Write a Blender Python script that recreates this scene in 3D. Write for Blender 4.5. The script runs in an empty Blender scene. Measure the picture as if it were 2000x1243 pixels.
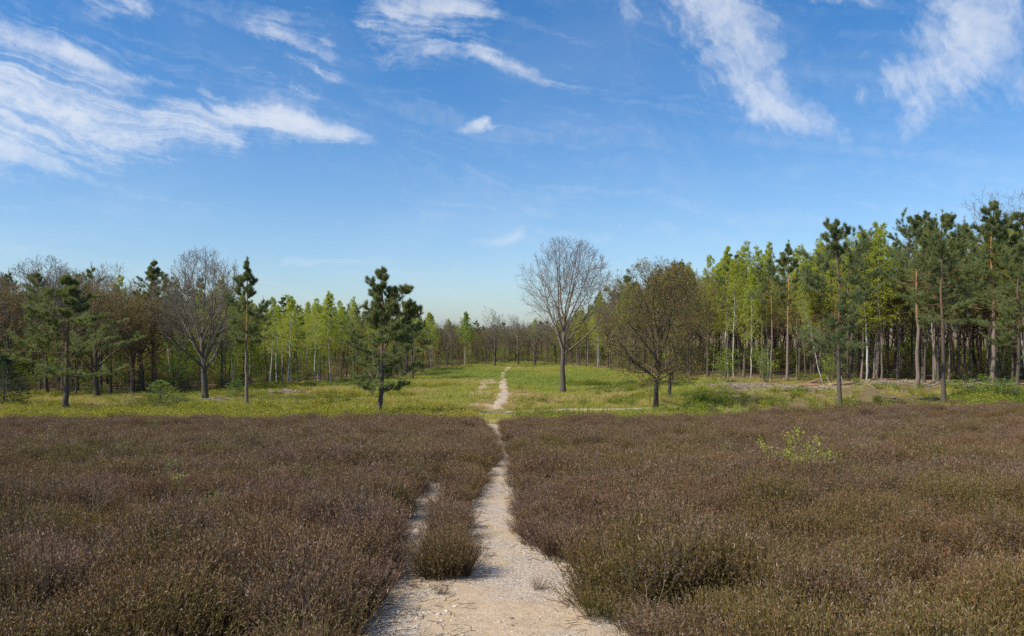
import bpy, math
import numpy as np
from mathutils import Vector

# ------------------------------------------------------------------ scene, camera, world, sun
SC = bpy.context.scene
COL = SC.collection
F = 1556.0            # focal length in pixels of the 2000 px wide frame
CX, HY = 1000.0, 650.0  # principal column and horizon row
CAMZ = 1.7

cam_d = bpy.data.cameras.new("camera")
cam_d.sensor_width = 36.0
cam_d.lens = 36.0 * F / 2000.0
cam_d.shift_y = (HY - 621.5) / 2000.0
cam_d.clip_start = 0.05
cam_d.clip_end = 5000.0
cam = bpy.data.objects.new("camera", cam_d)
cam.location = (0, 0, CAMZ)
cam.rotation_euler = (math.radians(90), 0, 0)
COL.objects.link(cam)
SC.camera = cam

SUN_EL, SUN_AZ = math.radians(48), math.radians(27)   # azimuth: how far behind the picture plane
SUN_STRENGTH, SKY_STRENGTH, EXPOSURE = 4.9, 0.142, 0.12
SAT0, SAT1 = 1.04, 1.22      # the deep polarised blue overhead
sd = bpy.data.lights.new("sun", 'SUN')
sd.energy = SUN_STRENGTH
sd.angle = math.radians(0.53)
sd.color = (1.0, 0.925, 0.79)
sun = bpy.data.objects.new("sun", sd)
to_sun = Vector((-math.cos(SUN_EL) * math.cos(SUN_AZ), -math.cos(SUN_EL) * math.sin(SUN_AZ), math.sin(SUN_EL)))
sun.rotation_euler = to_sun.to_track_quat('Z', 'Y').to_euler()
sun.location = (-30, -10, 40)
COL.objects.link(sun)

SC.view_settings.view_transform = 'Standard'
SC.view_settings.look = 'None'
SC.view_settings.gamma = 1.0
SC.view_settings.exposure = EXPOSURE
SC.view_settings.use_curve_mapping = False
SC.render.engine = 'CYCLES'
SC.cycles.max_bounces = 6
SC.cycles.diffuse_bounces = 3
SC.cycles.transmission_bounces = 3
SC.cycles.use_denoising = False
SC.cycles.sample_clamp_indirect = 4.0


class G:
    """small expression helper over a node tree"""
    def __init__(self, nt):
        self.nt = nt

    def node(self, typ, **kw):
        n = self.nt.nodes.new(typ)
        for k, v in kw.items():
            setattr(n, k, v)
        return n

    def put(self, sock, v):
        if isinstance(v, bpy.types.NodeSocket):
            self.nt.links.new(v, sock)
        elif v is not None:
            sock.default_value = v

    def m(self, op, a, b=None, c=None, clamp=False):
        n = self.node('ShaderNodeMath', operation=op)
        n.use_clamp = clamp
        self.put(n.inputs[0], a)
        if b is not None: self.put(n.inputs[1], b)
        if c is not None: self.put(n.inputs[2], c)
        return n.outputs[0]

    def add(self, a, b): return self.m('ADD', a, b)
    def sub(self, a, b): return self.m('SUBTRACT', a, b)
    def mul(self, a, b, clamp=False): return self.m('MULTIPLY', a, b, clamp=clamp)

    def rng(self, v, a, b, c=0.0, d=1.0, smooth=True):
        n = self.node('ShaderNodeMapRange')
        n.interpolation_type = 'SMOOTHSTEP' if smooth else 'LINEAR'
        n.clamp = True
        self.put(n.inputs[0], v)
        for i, x in enumerate((a, b, c, d)):
            self.put(n.inputs[i + 1], x)
        return n.outputs[0]

    def xyz(self, x, y, z=0.0):
        n = self.node('ShaderNodeCombineXYZ')
        for i, v in enumerate((x, y, z)): self.put(n.inputs[i], v)
        return n.outputs[0]

    def noise(self, vec, scale, detail=4.0, rough=0.55, dist=0.0, color=False):
        n = self.node('ShaderNodeTexNoise')
        if vec is not None: self.put(n.inputs['Vector'], vec)
        n.inputs['Scale'].default_value = scale
        n.inputs['Detail'].default_value = detail
        n.inputs['Roughness'].default_value = rough
        n.inputs['Distortion'].default_value = dist
        return n.outputs['Color' if color else 'Fac']

    def mix(self, f, a, b, mode='MIX'):
        n = self.node('ShaderNodeMix', data_type='RGBA', blend_type=mode)
        n.clamp_factor = True
        self.put(n.inputs[0], f)
        for s, v in ((n.inputs[6], a), (n.inputs[7], b)):
            self.put(s, v if isinstance(v, bpy.types.NodeSocket) else (*v[:3], 1.0))
        return n.outputs[2]

    def attr(self, name, kind='GEOMETRY'):
        n = self.node('ShaderNodeAttribute', attribute_name=name)
        n.attribute_type = kind
        return n.outputs['Fac']

    def ramp(self, fac, stops):
        n = self.node('ShaderNodeValToRGB')
        cr = n.color_ramp
        while len(cr.elements) < len(stops): cr.elements.new(0.5)
        for e, (p, c) in zip(cr.elements, stops):
            e.position = p
            e.color = (*c, 1.0)
        self.put(n.inputs[0], fac)
        return n.outputs[0]

    def pos(self):
        return self.node('ShaderNodeNewGeometry').outputs['Position']

    def rand(self):
        return self.node('ShaderNodeObjectInfo').outputs['Random']


def azel(px, py):
    x, z = (px - CX) / F, (HY - py) / F
    return math.atan2(x, 1.0), math.atan2(z, math.hypot(x, 1.0))


def build_world():
    w = bpy.data.worlds.new("World")
    SC.world = w
    w.use_nodes = True
    nt = w.node_tree
    nt.nodes.clear()
    g = G(nt)
    sky = g.node('ShaderNodeTexSky', sky_type='NISHITA')
    sky.sun_disc = False
    sky.sun_elevation = SUN_EL
    sky.sun_rotation = math.atan2(to_sun.x, to_sun.y)
    sky.altitude = 100.0
    sky.air_density = 1.0
    sky.dust_density = 0.8
    sky.ozone_density = 7.0
    tc = g.node('ShaderNodeTexCoord')
    sep = g.node('ShaderNodeSeparateXYZ')
    nt.links.new(tc.outputs['Generated'], sep.inputs[0])
    dx, dy, dz = sep.outputs
    az0 = g.m('ARCTAN2', dx, dy)
    el0 = g.m('ARCSINE', dz)
    hsv = g.node('ShaderNodeHueSaturation')
    hsv.inputs['Hue'].default_value = 0.499
    g.put(hsv.inputs['Saturation'], g.rng(el0, 0.05, 0.42, SAT0, SAT1))
    nt.links.new(sky.outputs[0], hsv.inputs['Color'])
    skyc = hsv.outputs[0]
    # fine warping of the cloud coordinates gives the frayed edges
    P = g.xyz(az0, el0, 0.0)
    wn = g.node('ShaderNodeTexNoise')
    g.put(wn.inputs['Vector'], P)
    wn.inputs['Scale'].default_value = 7.0
    wn.inputs['Detail'].default_value = 7.0
    wn.inputs['Roughness'].default_value = 0.62
    ws = g.node('ShaderNodeSeparateColor')
    nt.links.new(wn.outputs['Color'], ws.inputs[0])
    az = g.add(az0, g.mul(g.sub(ws.outputs[0], 0.5), 0.085))
    el = g.add(el0, g.mul(g.sub(ws.outputs[1], 0.5), 0.055))

    def fibre(angle, sl, sc, lo, hi, seed):
        c, s = math.cos(angle), math.sin(angle)
        u = g.add(g.mul(az, c), g.mul(el, s))
        v = g.sub(g.mul(el, c), g.mul(az, s))
        n = g.noise(g.xyz(g.mul(u, sl), g.mul(v, sc), seed), 1.0, 8.0, 0.66, 0.9)
        f2 = g.noise(g.xyz(g.mul(az0, 55.0), g.mul(el0, 55.0), seed + 2.0), 1.0, 4.0, 0.6, 0.6)
        return g.add(g.mul(g.rng(n, lo, hi), 0.78), g.mul(g.rng(f2, 0.3, 0.7), 0.22))

    fa = fibre(math.radians(-12), 4.0, 26.0, 0.30, 0.66, 3.1)
    fb = fibre(math.radians(-60), 4.0, 18.0, 0.26, 0.74, 7.7)
    fc = fibre(math.radians(8), 4.0, 30.0, 0.30, 0.75, 1.7)

    def stroke(p0, p1, w0, w1, amp, fade=None):
        (ax, ay), (bx, by) = azel(*p0), azel(*p1)
        w0, w1 = w0 / F, w1 / F
        ux, uy = bx - ax, by - ay
        L2 = ux * ux + uy * uy
        t = g.m('DIVIDE', g.add(g.mul(g.sub(az, ax), ux), g.mul(g.sub(el, ay), uy)), L2, clamp=True)
        ex = g.sub(az, g.m('MULTIPLY_ADD', t, ux, ax))
        ey = g.sub(el, g.m('MULTIPLY_ADD', t, uy, ay))
        d = g.m('SQRT', g.add(g.mul(ex, ex), g.mul(ey, ey)))
        r = g.m('DIVIDE', d, g.m('MULTIPLY_ADD', t, w1 - w0, w0))
        d0 = g.rng(r, 1.75, 0.0, 0.0, amp)
        if fade is None: return d0
        return g.mul(d0, g.rng(t, 0.25, 1.0, 1.0, fade))

    def union(lst):
        a = lst[0]
        for b in lst[1:]:
            a = g.m('SMOOTH_MAX', a, b, 0.15)
        return a

    A = [stroke((-260, 150), (200, 205), 130, 85, 0.85),
         stroke((100, 205), (470, 285), 75, 32, 0.75),
         stroke((320, 225), (560, 245), 30, 40, 0.85),
         stroke((540, 240), (715, 280), 42, 9, 0.95, 0.45),
         stroke((120, 100), (450, 190), 20, 9, 0.75, 0.5), stroke((280, 220), (705, 278), 12, 7, 0.8, 0.5), stroke((0, 255), (470, 303), 26, 12, 0.55, 0.2),
         stroke((-60, 80), (110, 110), 40, 35, 0.5),
         stroke((530, 80), (600, 140), 55, 45, 0.42),
         stroke((640, 90), (645, 150), 26, 20, 0.3),
         stroke((740, 40), (900, 20), 35, 60, 0.55),
         stroke((780, 45), (915, 90), 55, 34, 0.66, 0.4),
         stroke((930, 105), (1150, 190), 22, 11, 0.66, 0.3),
         stroke((180, -16), (375, 42), 28, 10, 0.5, 0.1),
         stroke((960, 228), (880, 256), 14, 8, 0.62, 0.15), stroke((960, 236), (1010, 240), 9, 6, 0.35, 0.0)]
    B = [stroke((1380, -60), (1440, 110), 95, 62, 0.66),
         stroke((1440, 110), (1490, 190), 62, 50, 0.72),
         stroke((1490, 190), (1645, 278), 46, 13, 0.8, 0.6),
         stroke((1480, 170), (1480, 250), 36, 26, 0.4, 0.0),
         stroke((1215, -30), (1285, 90), 24, 22, 0.55, 0.3),
         stroke((1930, -60), (1860, 130), 115, 66, 0.82),
         stroke((1860, 130), (1680, 192), 58, 18, 0.8, 0.6),
         stroke((1820, 160), (1775, 258), 58, 24, 0.75, 0.5),
         stroke((2010, 150), (1900, 190), 70, 40, 0.3),
         stroke((1580, -6), (1740, 0), 14, 20, 0.55)]
    Cc = [stroke((1020, 458), (880, 482), 13, 11, 0.55, 0.2),
          stroke((560, 515), (770, 505), 12, 13, 0.38),
          stroke((1050, 455), (1260, 478), 12, 16, 0.28),
          stroke((1240, 478), (1620, 428), 15, 8, 0.34, 0.1),
          stroke((780, 275), (860, 250), 14, 12, 0.2),
          stroke((910, 300), (1040, 285), 15, 12, 0.2),
          stroke((1060, 415), (1190, 410), 12, 12, 0.22),
          stroke((540, 480), (620, 478), 12, 12, 0.22),
          stroke((-60, 392), (60, 402), 10, 8, 0.3)]
    def eaten(v, n, k, top, lo=0.10, hi=1.2):
        d = g.rng(g.add(v, g.mul(g.sub(n, 0.5), k)), lo, hi, 0.0, top)
        return g.mul(d, g.rng(v, 0.0, 0.22))

    dA = eaten(union(A), fa, 0.95, 0.72)
    dB = eaten(union(B), fb, 0.95, 0.66, 0.12, 1.25)
    dC = eaten(union(Cc), fc, 0.45, 0.62)
    # the rest of the sky carries cirrus of the same sort
    gen = g.noise(g.xyz(g.mul(az, 1.6), g.mul(el, 5.0), 4.4), 1.0, 6.0, 0.6, 0.4)
    away = g.rng(g.m('ABSOLUTE', az0), 0.70, 1.0)
    up = g.rng(el0, 0.46, 0.62)
    dG = g.mul(g.mul(g.rng(gen, 0.50, 0.75, 0.0, 0.7), g.m('MAXIMUM', away, up)), g.rng(el0, 0.02, 0.15))
    dens = g.m('MAXIMUM', g.m('MAXIMUM', dA, dB), g.m('MAXIMUM', dC, dG))
    veil = g.rng(g.noise(g.xyz(g.mul(az, 3.0), g.mul(el, 7.0), 9.0), 1.0, 6.0, 0.6, 0.5), 0.42, 0.80, 0.0, 0.08)
    dens = g.m('MINIMUM', g.add(dens, g.mul(veil, g.rng(el0, 0.0, 0.1))), 1.0)
    cloud = (0.80 / SKY_STRENGTH, 0.83 / SKY_STRENGTH, 0.88 / SKY_STRENGTH)
    colr = g.mix(dens, skyc, cloud)
    bg = g.node('ShaderNodeBackground')
    nt.links.new(colr, bg.inputs['Color'])
    bg.inputs['Strength'].default_value = SKY_STRENGTH
    out = g.node('ShaderNodeOutputWorld')
    nt.links.new(bg.outputs[0], out.inputs['Surface'])
    w.cycles.sampling_method = 'MANUAL'
    w.cycles.sample_map_resolution = 512


build_world()

# ------------------------------------------------------------------ numeric helpers
RS = np.random.default_rng


def sstep(a, b, x):
    t = np.clip((np.asarray(x, float) - a) / (b - a), 0, 1)
    return t * t * (3 - 2 * t)


_tab = RS(77).random((256, 256))


def vnoise(x, y):
    x = np.asarray(x, float); y = np.asarray(y, float)
    xi, yi = np.floor(x).astype(int), np.floor(y).astype(int)
    fx, fy = x - xi, y - yi
    fx = fx * fx * (3 - 2 * fx); fy = fy * fy * (3 - 2 * fy)
    a = _tab[xi & 255, yi & 255]; b = _tab[(xi + 1) & 255, yi & 255]
    c = _tab[xi & 255, (yi + 1) & 255]; d = _tab[(xi + 1) & 255, (yi + 1) & 255]
    return (a * (1 - fx) + b * fx) * (1 - fy) + (c * (1 - fx) + d * fx) * fy


def fbm(x, y, s=1.0, o=4, off=0.0):
    v, a, t = 0.0, 0.5, 0.0
    x = np.asarray(x, float) * s + off; y = np.asarray(y, float) * s + off * 1.7
    for _ in range(o):
        v = v + a * vnoise(x, y); t += a
        x = x * 2.03 + 17.3; y = y * 2.03 + 5.1; a *= 0.5
    return v / t


_ys = np.linspace(-80, 900, 9801)
_sl = -0.08 * (1 - sstep(41, 54, _ys)) * (0.35 + 0.65 * sstep(-6, 1, _ys)) + 0.010 * sstep(170, 260, _ys)
_zs = np.concatenate([[0], np.cumsum(_sl[:-1] * np.diff(_ys))])
_zs = _zs - np.interp(0.0, _ys, _zs)


def gz(x, y):
    x = np.asarray(x, float); y = np.asarray(y, float)
    z = np.interp(y, _ys, _zs)
    z = z + 0.95 * sstep(3, 30, x) * sstep(20, 52, y)
    z = z + (fbm(x, y, 0.13, 2, 3.3) - 0.5) * 0.45 * sstep(14, 30, y)
    return z


def ground_at(px, py):
    """the ground point seen at a pixel of the 2000 x 1243 photograph"""
    Y = np.concatenate([np.arange(1.5, 60, 0.02), np.arange(60, 400, 0.1)])
    X = (px - CX) / F * Y
    Z = CAMZ - (py - HY) / F * Y
    k = np.argmax(Z <= gz(X, Y))
    if Z[k] > gz(X[k], Y[k]): k = len(Y) - 1
    return float(X[k]), float(Y[k])


def outline(rows):
    """rows of (py, px left, px right) -> world arrays Y, Xl, Xr sorted by Y"""
    out = []
    for py, a, b in rows:
        x0, y0 = ground_at(a, py); x1, y1 = ground_at(b, py)
        out.append(((y0 + y1) / 2, x0, x1))
    out.sort()
    return tuple(np.array(v) for v in zip(*out))


def unit(v):
    return v / np.maximum(np.linalg.norm(v, axis=-1, keepdims=True), 1e-9)


def frame(t):
    ref = np.where(np.abs(t[..., 2:3]) > 0.9, np.array([1.0, 0, 0]), np.array([0, 0, 1.0]))
    u = unit(np.cross(t, ref))
    return u, np.cross(t, u)


# ------------------------------------------------------------------ mesh helpers
def mesh(name, V, faces, attrs=None, smooth=False):
    """faces: list of (k, n) integer arrays"""
    me = bpy.data.meshes.new(name)
    V = np.ascontiguousarray(V, dtype=np.float32)
    me.vertices.add(len(V))
    me.vertices.foreach_set("co", V.ravel())
    faces = [f for f in faces if len(f)]
    loops = np.concatenate([f.ravel() for f in faces]).astype(np.int32)
    tot = np.concatenate([np.full(len(f), f.shape[1]) for f in faces]).astype(np.int32)
    start = np.concatenate([[0], np.cumsum(tot)[:-1]]).astype(np.int32)
    me.loops.add(len(loops))
    me.loops.foreach_set("vertex_index", loops)
    me.polygons.add(len(tot))
    me.polygons.foreach_set("loop_start", start)
    me.polygons.foreach_set("loop_total", tot)
    if smooth:
        me.polygons.foreach_set("use_smooth", np.ones(len(tot), dtype=bool))
    for k, v in (attrs or {}).items():
        a = me.attributes.new(k, 'FLOAT', 'POINT')
        a.data.foreach_set("value", np.ascontiguousarray(v, dtype=np.float32))
    me.update(calc_edges=True)
    return me


class Parts:
    """collects vertex/face blocks into one mesh"""
    def __init__(self):
        self.V, self.F, self.A, self.n = [], [], {}, 0

    def put(self, V, faces, **attrs):
        for f in faces: self.F.append(f + self.n)
        self.V.append(V)
        for k, v in attrs.items():
            self.A.setdefault(k, []).append(np.broadcast_to(v, (len(V),)))
        self.n += len(V)

    def build(self, name, smooth=False):
        return mesh(name, np.concatenate(self.V), self.F, {k: np.concatenate(v) for k, v in self.A.items()}, smooth)


def tubes(P, R, sides):
    """P (m,n,3), R (m,n) -> verts, quads"""
    m, n, _ = P.shape
    T = unit(np.gradient(P, axis=1))
    U, W = frame(T)
    a = np.arange(sides) * 2 * np.pi / sides
    ring = P[:, :, None] + R[:, :, None, None] * (np.cos(a)[:, None] * U[:, :, None] + np.sin(a)[:, None] * W[:, :, None])
    V = ring.reshape(-1, 3)
    idx = np.arange(m * n * sides).reshape(m, n, sides)
    q = np.stack([idx[:, :-1], np.roll(idx, -1, 2)[:, :-1], np.roll(idx, -1, 2)[:, 1:], idx[:, 1:]], -1).reshape(-1, 4)
    return V, q


def spawn(rng, P, R, L, k, t0, t1, ang, lr, npts, up, wig, rr, tip=0.25, flat=0.0, absl=False):
    """k child branches per parent, all at once"""
    m, n, _ = P.shape
    pi = np.repeat(np.arange(m), k)
    j = np.tile(np.arange(k), m)
    t = t0 + (t1 - t0) * (j + rng.random(m * k)) / k
    x = np.clip(t, 0, 0.9999) * (n - 1)
    i0 = x.astype(int); f = (x - i0)[:, None]
    base = P[pi, i0] * (1 - f) + P[pi, i0 + 1] * f
    tan = unit(P[pi, i0 + 1] - P[pi, i0])
    rad = R[pi, i0] * (1 - f[:, 0]) + R[pi, i0 + 1] * f[:, 0]
    U, W = frame(tan)
    az = j * 2.39996 + rng.random(m)[pi] * 6.283 + rng.normal(0, 0.35, m * k)
    perp = np.cos(az)[:, None] * U + np.sin(az)[:, None] * W
    if flat:
        perp[:, 2] *= (1 - flat); perp = unit(perp)
    tt = (t - t0) / max(t1 - t0, 1e-6)
    a = np.radians(ang(tt)) + rng.normal(0, 0.13, m * k)
    d = unit(np.cos(a)[:, None] * tan + np.sin(a)[:, None] * perp)
    Lc = lr(tt) * rng.uniform(0.72, 1.25, m * k) * (1.0 if absl else L[pi])
    st = (Lc / (npts - 1))[:, None]
    pts = [base]
    for q in range(npts - 1):
        d = unit(d + np.array([0, 0, up]) + rng.normal(0, wig, d.shape))
        pts.append(pts[-1] + d * st)
    Pc = np.stack(pts, 1)
    Rc = (rad * rr * rng.uniform(0.7, 1.0, m * k))[:, None] * np.linspace(1, tip, npts)[None]
    return Pc, Rc, Lc


def sample(rng, P, k, t0=0.2, t1=1.0):
    m, n, _ = P.shape
    pi = np.repeat(np.arange(m), k)
    t = rng.uniform(t0, t1, m * k)
    x = np.clip(t, 0, 0.9999) * (n - 1)
    i0 = x.astype(int); f = (x - i0)[:, None]
    return P[pi, i0] * (1 - f) + P[pi, i0 + 1] * f, unit(P[pi, i0 + 1] - P[pi, i0])


def needles(rng, C, D, n, length, width, spread=0.9, lift=0.35):
    m = len(C)
    d = np.repeat(D, n, 0) * 0.55 + rng.normal(0, spread * 0.6, (m * n, 3)) + np.array([0, 0, lift])
    d = unit(d)
    L = (length * rng.uniform(0.6, 1.15, m * n))[:, None]
    side = unit(np.cross(d, rng.normal(0, 1, (m * n, 3))))
    c = np.repeat(C, n, 0) + rng.normal(0, length * 0.18, (m * n, 3))
    w = width * 0.5
    V = np.stack([c - side * w, c + side * w, c + d * L + side * w * 0.15], 1).reshape(-1, 3)
    f = np.arange(m * n * 3).reshape(-1, 3)
    r = np.repeat(rng.random(m), n * 3) * 0.7 + np.repeat(rng.random(m * n), 3) * 0.3
    return V, f, r


def leaves(rng, C, size, jitter, droop=0.0, clump=1):
    if clump > 1: C = np.repeat(C, clump, 0)
    n = len(C)
    c = C + rng.normal(0, jitter, (n, 3))
    d = unit(rng.normal(0, 1, (n, 3)) - np.array([0, 0, droop]))
    s = unit(np.cross(d, rng.normal(0, 1, (n, 3))))
    L = (size * rng.uniform(0.6, 1.3, n))[:, None]
    V = np.stack([c, c + d * L * 0.45 + s * L * 0.33, c + d * L, c + d * L * 0.45 - s * L * 0.33], 1).reshape(-1, 3)
    return V, np.arange(n * 4).reshape(-1, 4), np.repeat(rng.random(n), 4)


# ------------------------------------------------------------------ materials
def new_mat(name):
    m = bpy.data.materials.new(name)
    m.use_nodes = True
    m.node_tree.nodes.clear()
    return m, G(m.node_tree)


def finish(g, color, rough=0.8, spec=0.2, trans=0.0, tcolor=None, bump=None, bdist=0.01, bstr=0.6):
    nt = g.nt
    b = g.node('ShaderNodeBsdfPrincipled')
    g.put(b.inputs['Base Color'], color)
    b.inputs['Roughness'].default_value = rough
    b.inputs['Specular IOR Level'].default_value = spec
    if bump is not None:
        bn = g.node('ShaderNodeBump')
        bn.inputs['Strength'].default_value = bstr
        bn.inputs['Distance'].default_value = bdist
        g.put(bn.inputs['Height'], bump)
        nt.links.new(bn.outputs[0], b.inputs['Normal'])
    sh = b.outputs[0]
    if trans:
        tr = g.node('ShaderNodeBsdfTranslucent')
        g.put(tr.inputs['Color'], tcolor if tcolor is not None else color)
        mx = g.node('ShaderNodeMixShader')
        mx.inputs[0].default_value = trans
        nt.links.new(sh, mx.inputs[1]); nt.links.new(tr.outputs[0], mx.inputs[2])
        sh = mx.outputs[0]
    o = g.node('ShaderNodeOutputMaterial')
    nt.links.new(sh, o.inputs['Surface'])


def foliage(name, dark, light, alt, trans=0.25, rough=0.55, spec=0.3):
    """leaf colours vary leaf by leaf (attribute rnd) and tree by tree"""
    m, g = new_mat(name)
    c = g.mix(g.attr('rnd'), dark, light)
    c = g.mix(g.mul(g.rand(), 0.75), c, alt)
    n = g.noise(g.pos(), 0.9, 2.0)
    c = g.mix(g.rng(n, 0.35, 0.7, 0.0, 0.5), c, light)
    finish(g, c, rough, spec, trans)
    return m


def bark(name, low, high, t0, t1, speck=(0.05, 0.04, 0.035), amount=0.4, vs=6.0):
    m, g = new_mat(name)
    h = g.attr('hgt')
    c = g.mix(g.rng(h, t0, t1), low, high)
    n = g.noise(g.pos(), vs, 5.0, 0.65)
    c = g.mix(g.rng(n, 0.48, 0.68, 0.0, amount), c, speck)
    v = g.rng(g.rand(), 0, 1, 0.0, 0.35)
    c = g.mix(v, c, (0.10, 0.085, 0.065))
    finish(g, c, 0.9, 0.1, bump=n, bdist=0.03)
    return m


MAT = {}
MAT['pine_needle'] = foliage('pine_needle', (0.125, 0.16, 0.052), (0.29, 0.315, 0.10), (0.155, 0.20, 0.09), 0.36)
MAT['spruce_needle'] = foliage('spruce_needle', (0.05, 0.085, 0.04), (0.10, 0.14, 0.06), (0.06, 0.10, 0.05), 0.2)
MAT['young_needle'] = foliage('young_needle', (0.19, 0.28, 0.07), (0.32, 0.42, 0.10), (0.24, 0.33, 0.08), 0.4)
MAT['birch_leaf'] = foliage('birch_leaf', (0.34, 0.41, 0.045), (0.54, 0.58, 0.08), (0.44, 0.45, 0.07), 0.58)
MAT['oak_bud'] = foliage('oak_bud', (0.27, 0.21, 0.055), (0.40, 0.33, 0.085), (0.36, 0.24, 0.08), 0.45)
MAT['tan_bud'] = foliage('tan_bud', (0.32, 0.23, 0.09), (0.46, 0.36, 0.13), (0.38, 0.32, 0.09), 0.45)
MAT['fresh_leaf'] = foliage('fresh_leaf', (0.20, 0.31, 0.04), (0.38, 0.47, 0.06), (0.28, 0.35, 0.045), 0.5)
MAT['sapling_leaf'] = foliage('sapling_leaf', (0.28, 0.30, 0.03), (0.50, 0.50, 0.08), (0.36, 0.38, 0.05), 0.45)
MAT['seedling_leaf'] = foliage('seedling_leaf', (0.15, 0.21, 0.05), (0.27, 0.31, 0.08), (0.22, 0.26, 0.06), 0.4)
MAT['pine_bark'] = bark('pine_bark', (0.12, 0.098, 0.08), (0.22, 0.135, 0.08), 0.25, 0.6)
MAT['sunlit_pine_bark'] = bark('sunlit_pine_bark', (0.24, 0.19, 0.15), (0.42, 0.22, 0.115), 0.25, 0.6)  # pine bark with sunlight painted in: paler low, more orange high
MAT['birch_bark'] = bark('birch_bark', (0.40, 0.37, 0.32), (0.62, 0.59, 0.53), 0.02, 0.12, (0.07, 0.06, 0.05), 0.75, 3.0)
MAT['grey_bark'] = bark('grey_bark', (0.12, 0.10, 0.075), (0.25, 0.205, 0.165), 0.05, 0.8)
MAT['pole_bark'] = bark('pole_bark', (0.22, 0.19, 0.15), (0.30, 0.26, 0.21), 0.1, 0.6)
MAT['oak_bark'] = bark('oak_bark', (0.10, 0.082, 0.058), (0.17, 0.125, 0.075), 0.1, 0.8)

# ------------------------------------------------------------------ object helpers
def link(o):
    COL.objects.link(o)
    return o


def tag(o, label, cat, group=None, kind=None):
    if label: o['label'] = label
    if cat: o['category'] = cat
    if group: o['group'] = group
    if kind: o['kind'] = kind
    return o


def obj(name, me, mat=None, parent=None):
    o = link(bpy.data.objects.new(name, me))
    if mat is not None and not me.materials: me.materials.append(mat)
    if parent is not None: o.parent = parent
    return o


def place(proto, loc, rz, scale, label, cat, group=None, tilt=(0, 0)):
    """proto = (name, [(part name, mesh)]) -> an Empty with its part meshes (mesh data shared)"""
    name, parts = proto
    r = link(bpy.data.objects.new(name, None))
    r.empty_display_size = 0.2
    r.location = loc
    r.rotation_euler = (tilt[0], tilt[1], rz)
    r.scale = scale if isinstance(scale, (tuple, list)) else (scale,) * 3
    tag(r, label, cat, group)
    for pn, me in parts:
        p = link(bpy.data.objects.new(pn, me))
        p.parent = r
    return r


def scatter(name, P, protos, label, rot=None, scl=None, idx=None, tint=None, hue=None):
    """one object of ground cover: the points P each carry one of the proto meshes"""
    rng = RS(len(P))
    n = len(P)
    me = bpy.data.meshes.new(name)
    me.vertices.add(n)
    me.vertices.foreach_set("co", np.ascontiguousarray(P, dtype=np.float32).ravel())
    if rot is None:
        rot = np.stack([rng.normal(0, 0.1, n), rng.normal(0, 0.1, n), rng.random(n) * 6.283], 1)
    if scl is None: scl = np.ones((n, 3))
    if idx is None: idx = rng.integers(0, len(protos), n)
    if tint is None: tint = rng.random(n)
    for k, v in (('rot', rot), ('scl', scl)):
        a = me.attributes.new(k, 'FLOAT_VECTOR', 'POINT')
        a.data.foreach_set("vector", np.ascontiguousarray(v, dtype=np.float32).ravel())
    a = me.attributes.new('tint', 'FLOAT', 'POINT'); a.data.foreach_set("value", np.ascontiguousarray(tint, dtype=np.float32))
    a = me.attributes.new('hue', 'FLOAT', 'POINT'); a.data.foreach_set("value", np.ascontiguousarray(rng.random(n) if hue is None else hue, dtype=np.float32))
    a = me.attributes.new('pick', 'INT', 'POINT'); a.data.foreach_set("value", np.ascontiguousarray(idx, dtype=np.int32))
    me.update()
    o = link(bpy.data.objects.new(name, me))
    tag(o, label, None, None, 'stuff')
    coll = bpy.data.collections.new(name + "_pieces")      # not linked to the scene
    for i, pm in enumerate(protos):
        coll.objects.link(bpy.data.objects.new(f"{name}_piece_{i:02d}", pm))
    ng = bpy.data.node_groups.new(name, 'GeometryNodeTree')
    ng.interface.new_socket("Geometry", in_out='INPUT', socket_type='NodeSocketGeometry')
    ng.interface.new_socket("Geometry", in_out='OUTPUT', socket_type='NodeSocketGeometry')
    N = ng.nodes.new
    gi, go = N('NodeGroupInput'), N('NodeGroupOutput')
    ci = N('GeometryNodeCollectionInfo'); ci.inputs['Collection'].default_value = coll
    ci.inputs['Separate Children'].default_value = True
    ci.inputs['Reset Children'].default_value = True
    ip = N('GeometryNodeInstanceOnPoints'); ip.inputs['Pick Instance'].default_value = True
    def named(nm, t):
        q = N('GeometryNodeInputNamedAttribute'); q.data_type = t
        q.inputs['Name'].default_value = nm
        return [s for s in q.outputs if s.enabled and s.name == 'Attribute'][0]
    L = ng.links.new
    L(gi.outputs[0], ip.inputs['Points']); L(ci.outputs[0], ip.inputs['Instance'])
    L(named('pick', 'INT'), ip.inputs['Instance Index'])
    e2r = N('FunctionNodeEulerToRotation'); L(named('rot', 'FLOAT_VECTOR'), e2r.inputs[0])
    L(e2r.outputs[0], ip.inputs['Rotation'])
    L(named('scl', 'FLOAT_VECTOR'), ip.inputs['Scale'])
    L(ip.outputs[0], go.inputs[0])
    md = o.modifiers.new("scatter", 'NODES'); md.node_group = ng
    return o


# ------------------------------------------------------------------ paths (outlines at ground level)
MAIN = outline([(1243, 778, 1188), (1200, 800, 1148), (1165, 812, 1126), (1150, 862, 1140), (1120, 915, 1118), (1100, 922, 1085), (1075, 921, 1040),
                (1050, 918, 1035), (1020, 922, 1025), (1000, 925, 1018), (975, 930, 1006), (950, 944, 1004), (930, 955, 1000), (915, 967, 1003),
                (900, 980, 1006), (890, 978, 1000), (870, 972, 992), (850, 963, 985), (838, 952, 976), (826, 945, 985), (812, 940, 990)])
SIDE = outline([(1185, 760, 905), (1165, 768, 870), (1150, 772, 840), (1130, 778, 822), (1100, 780, 808), (1075, 781, 802), (1050, 785, 803), (1020, 794, 808), (1000, 802, 816), (980, 815, 834), (960, 832, 851), (945, 848, 860)])


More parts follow.
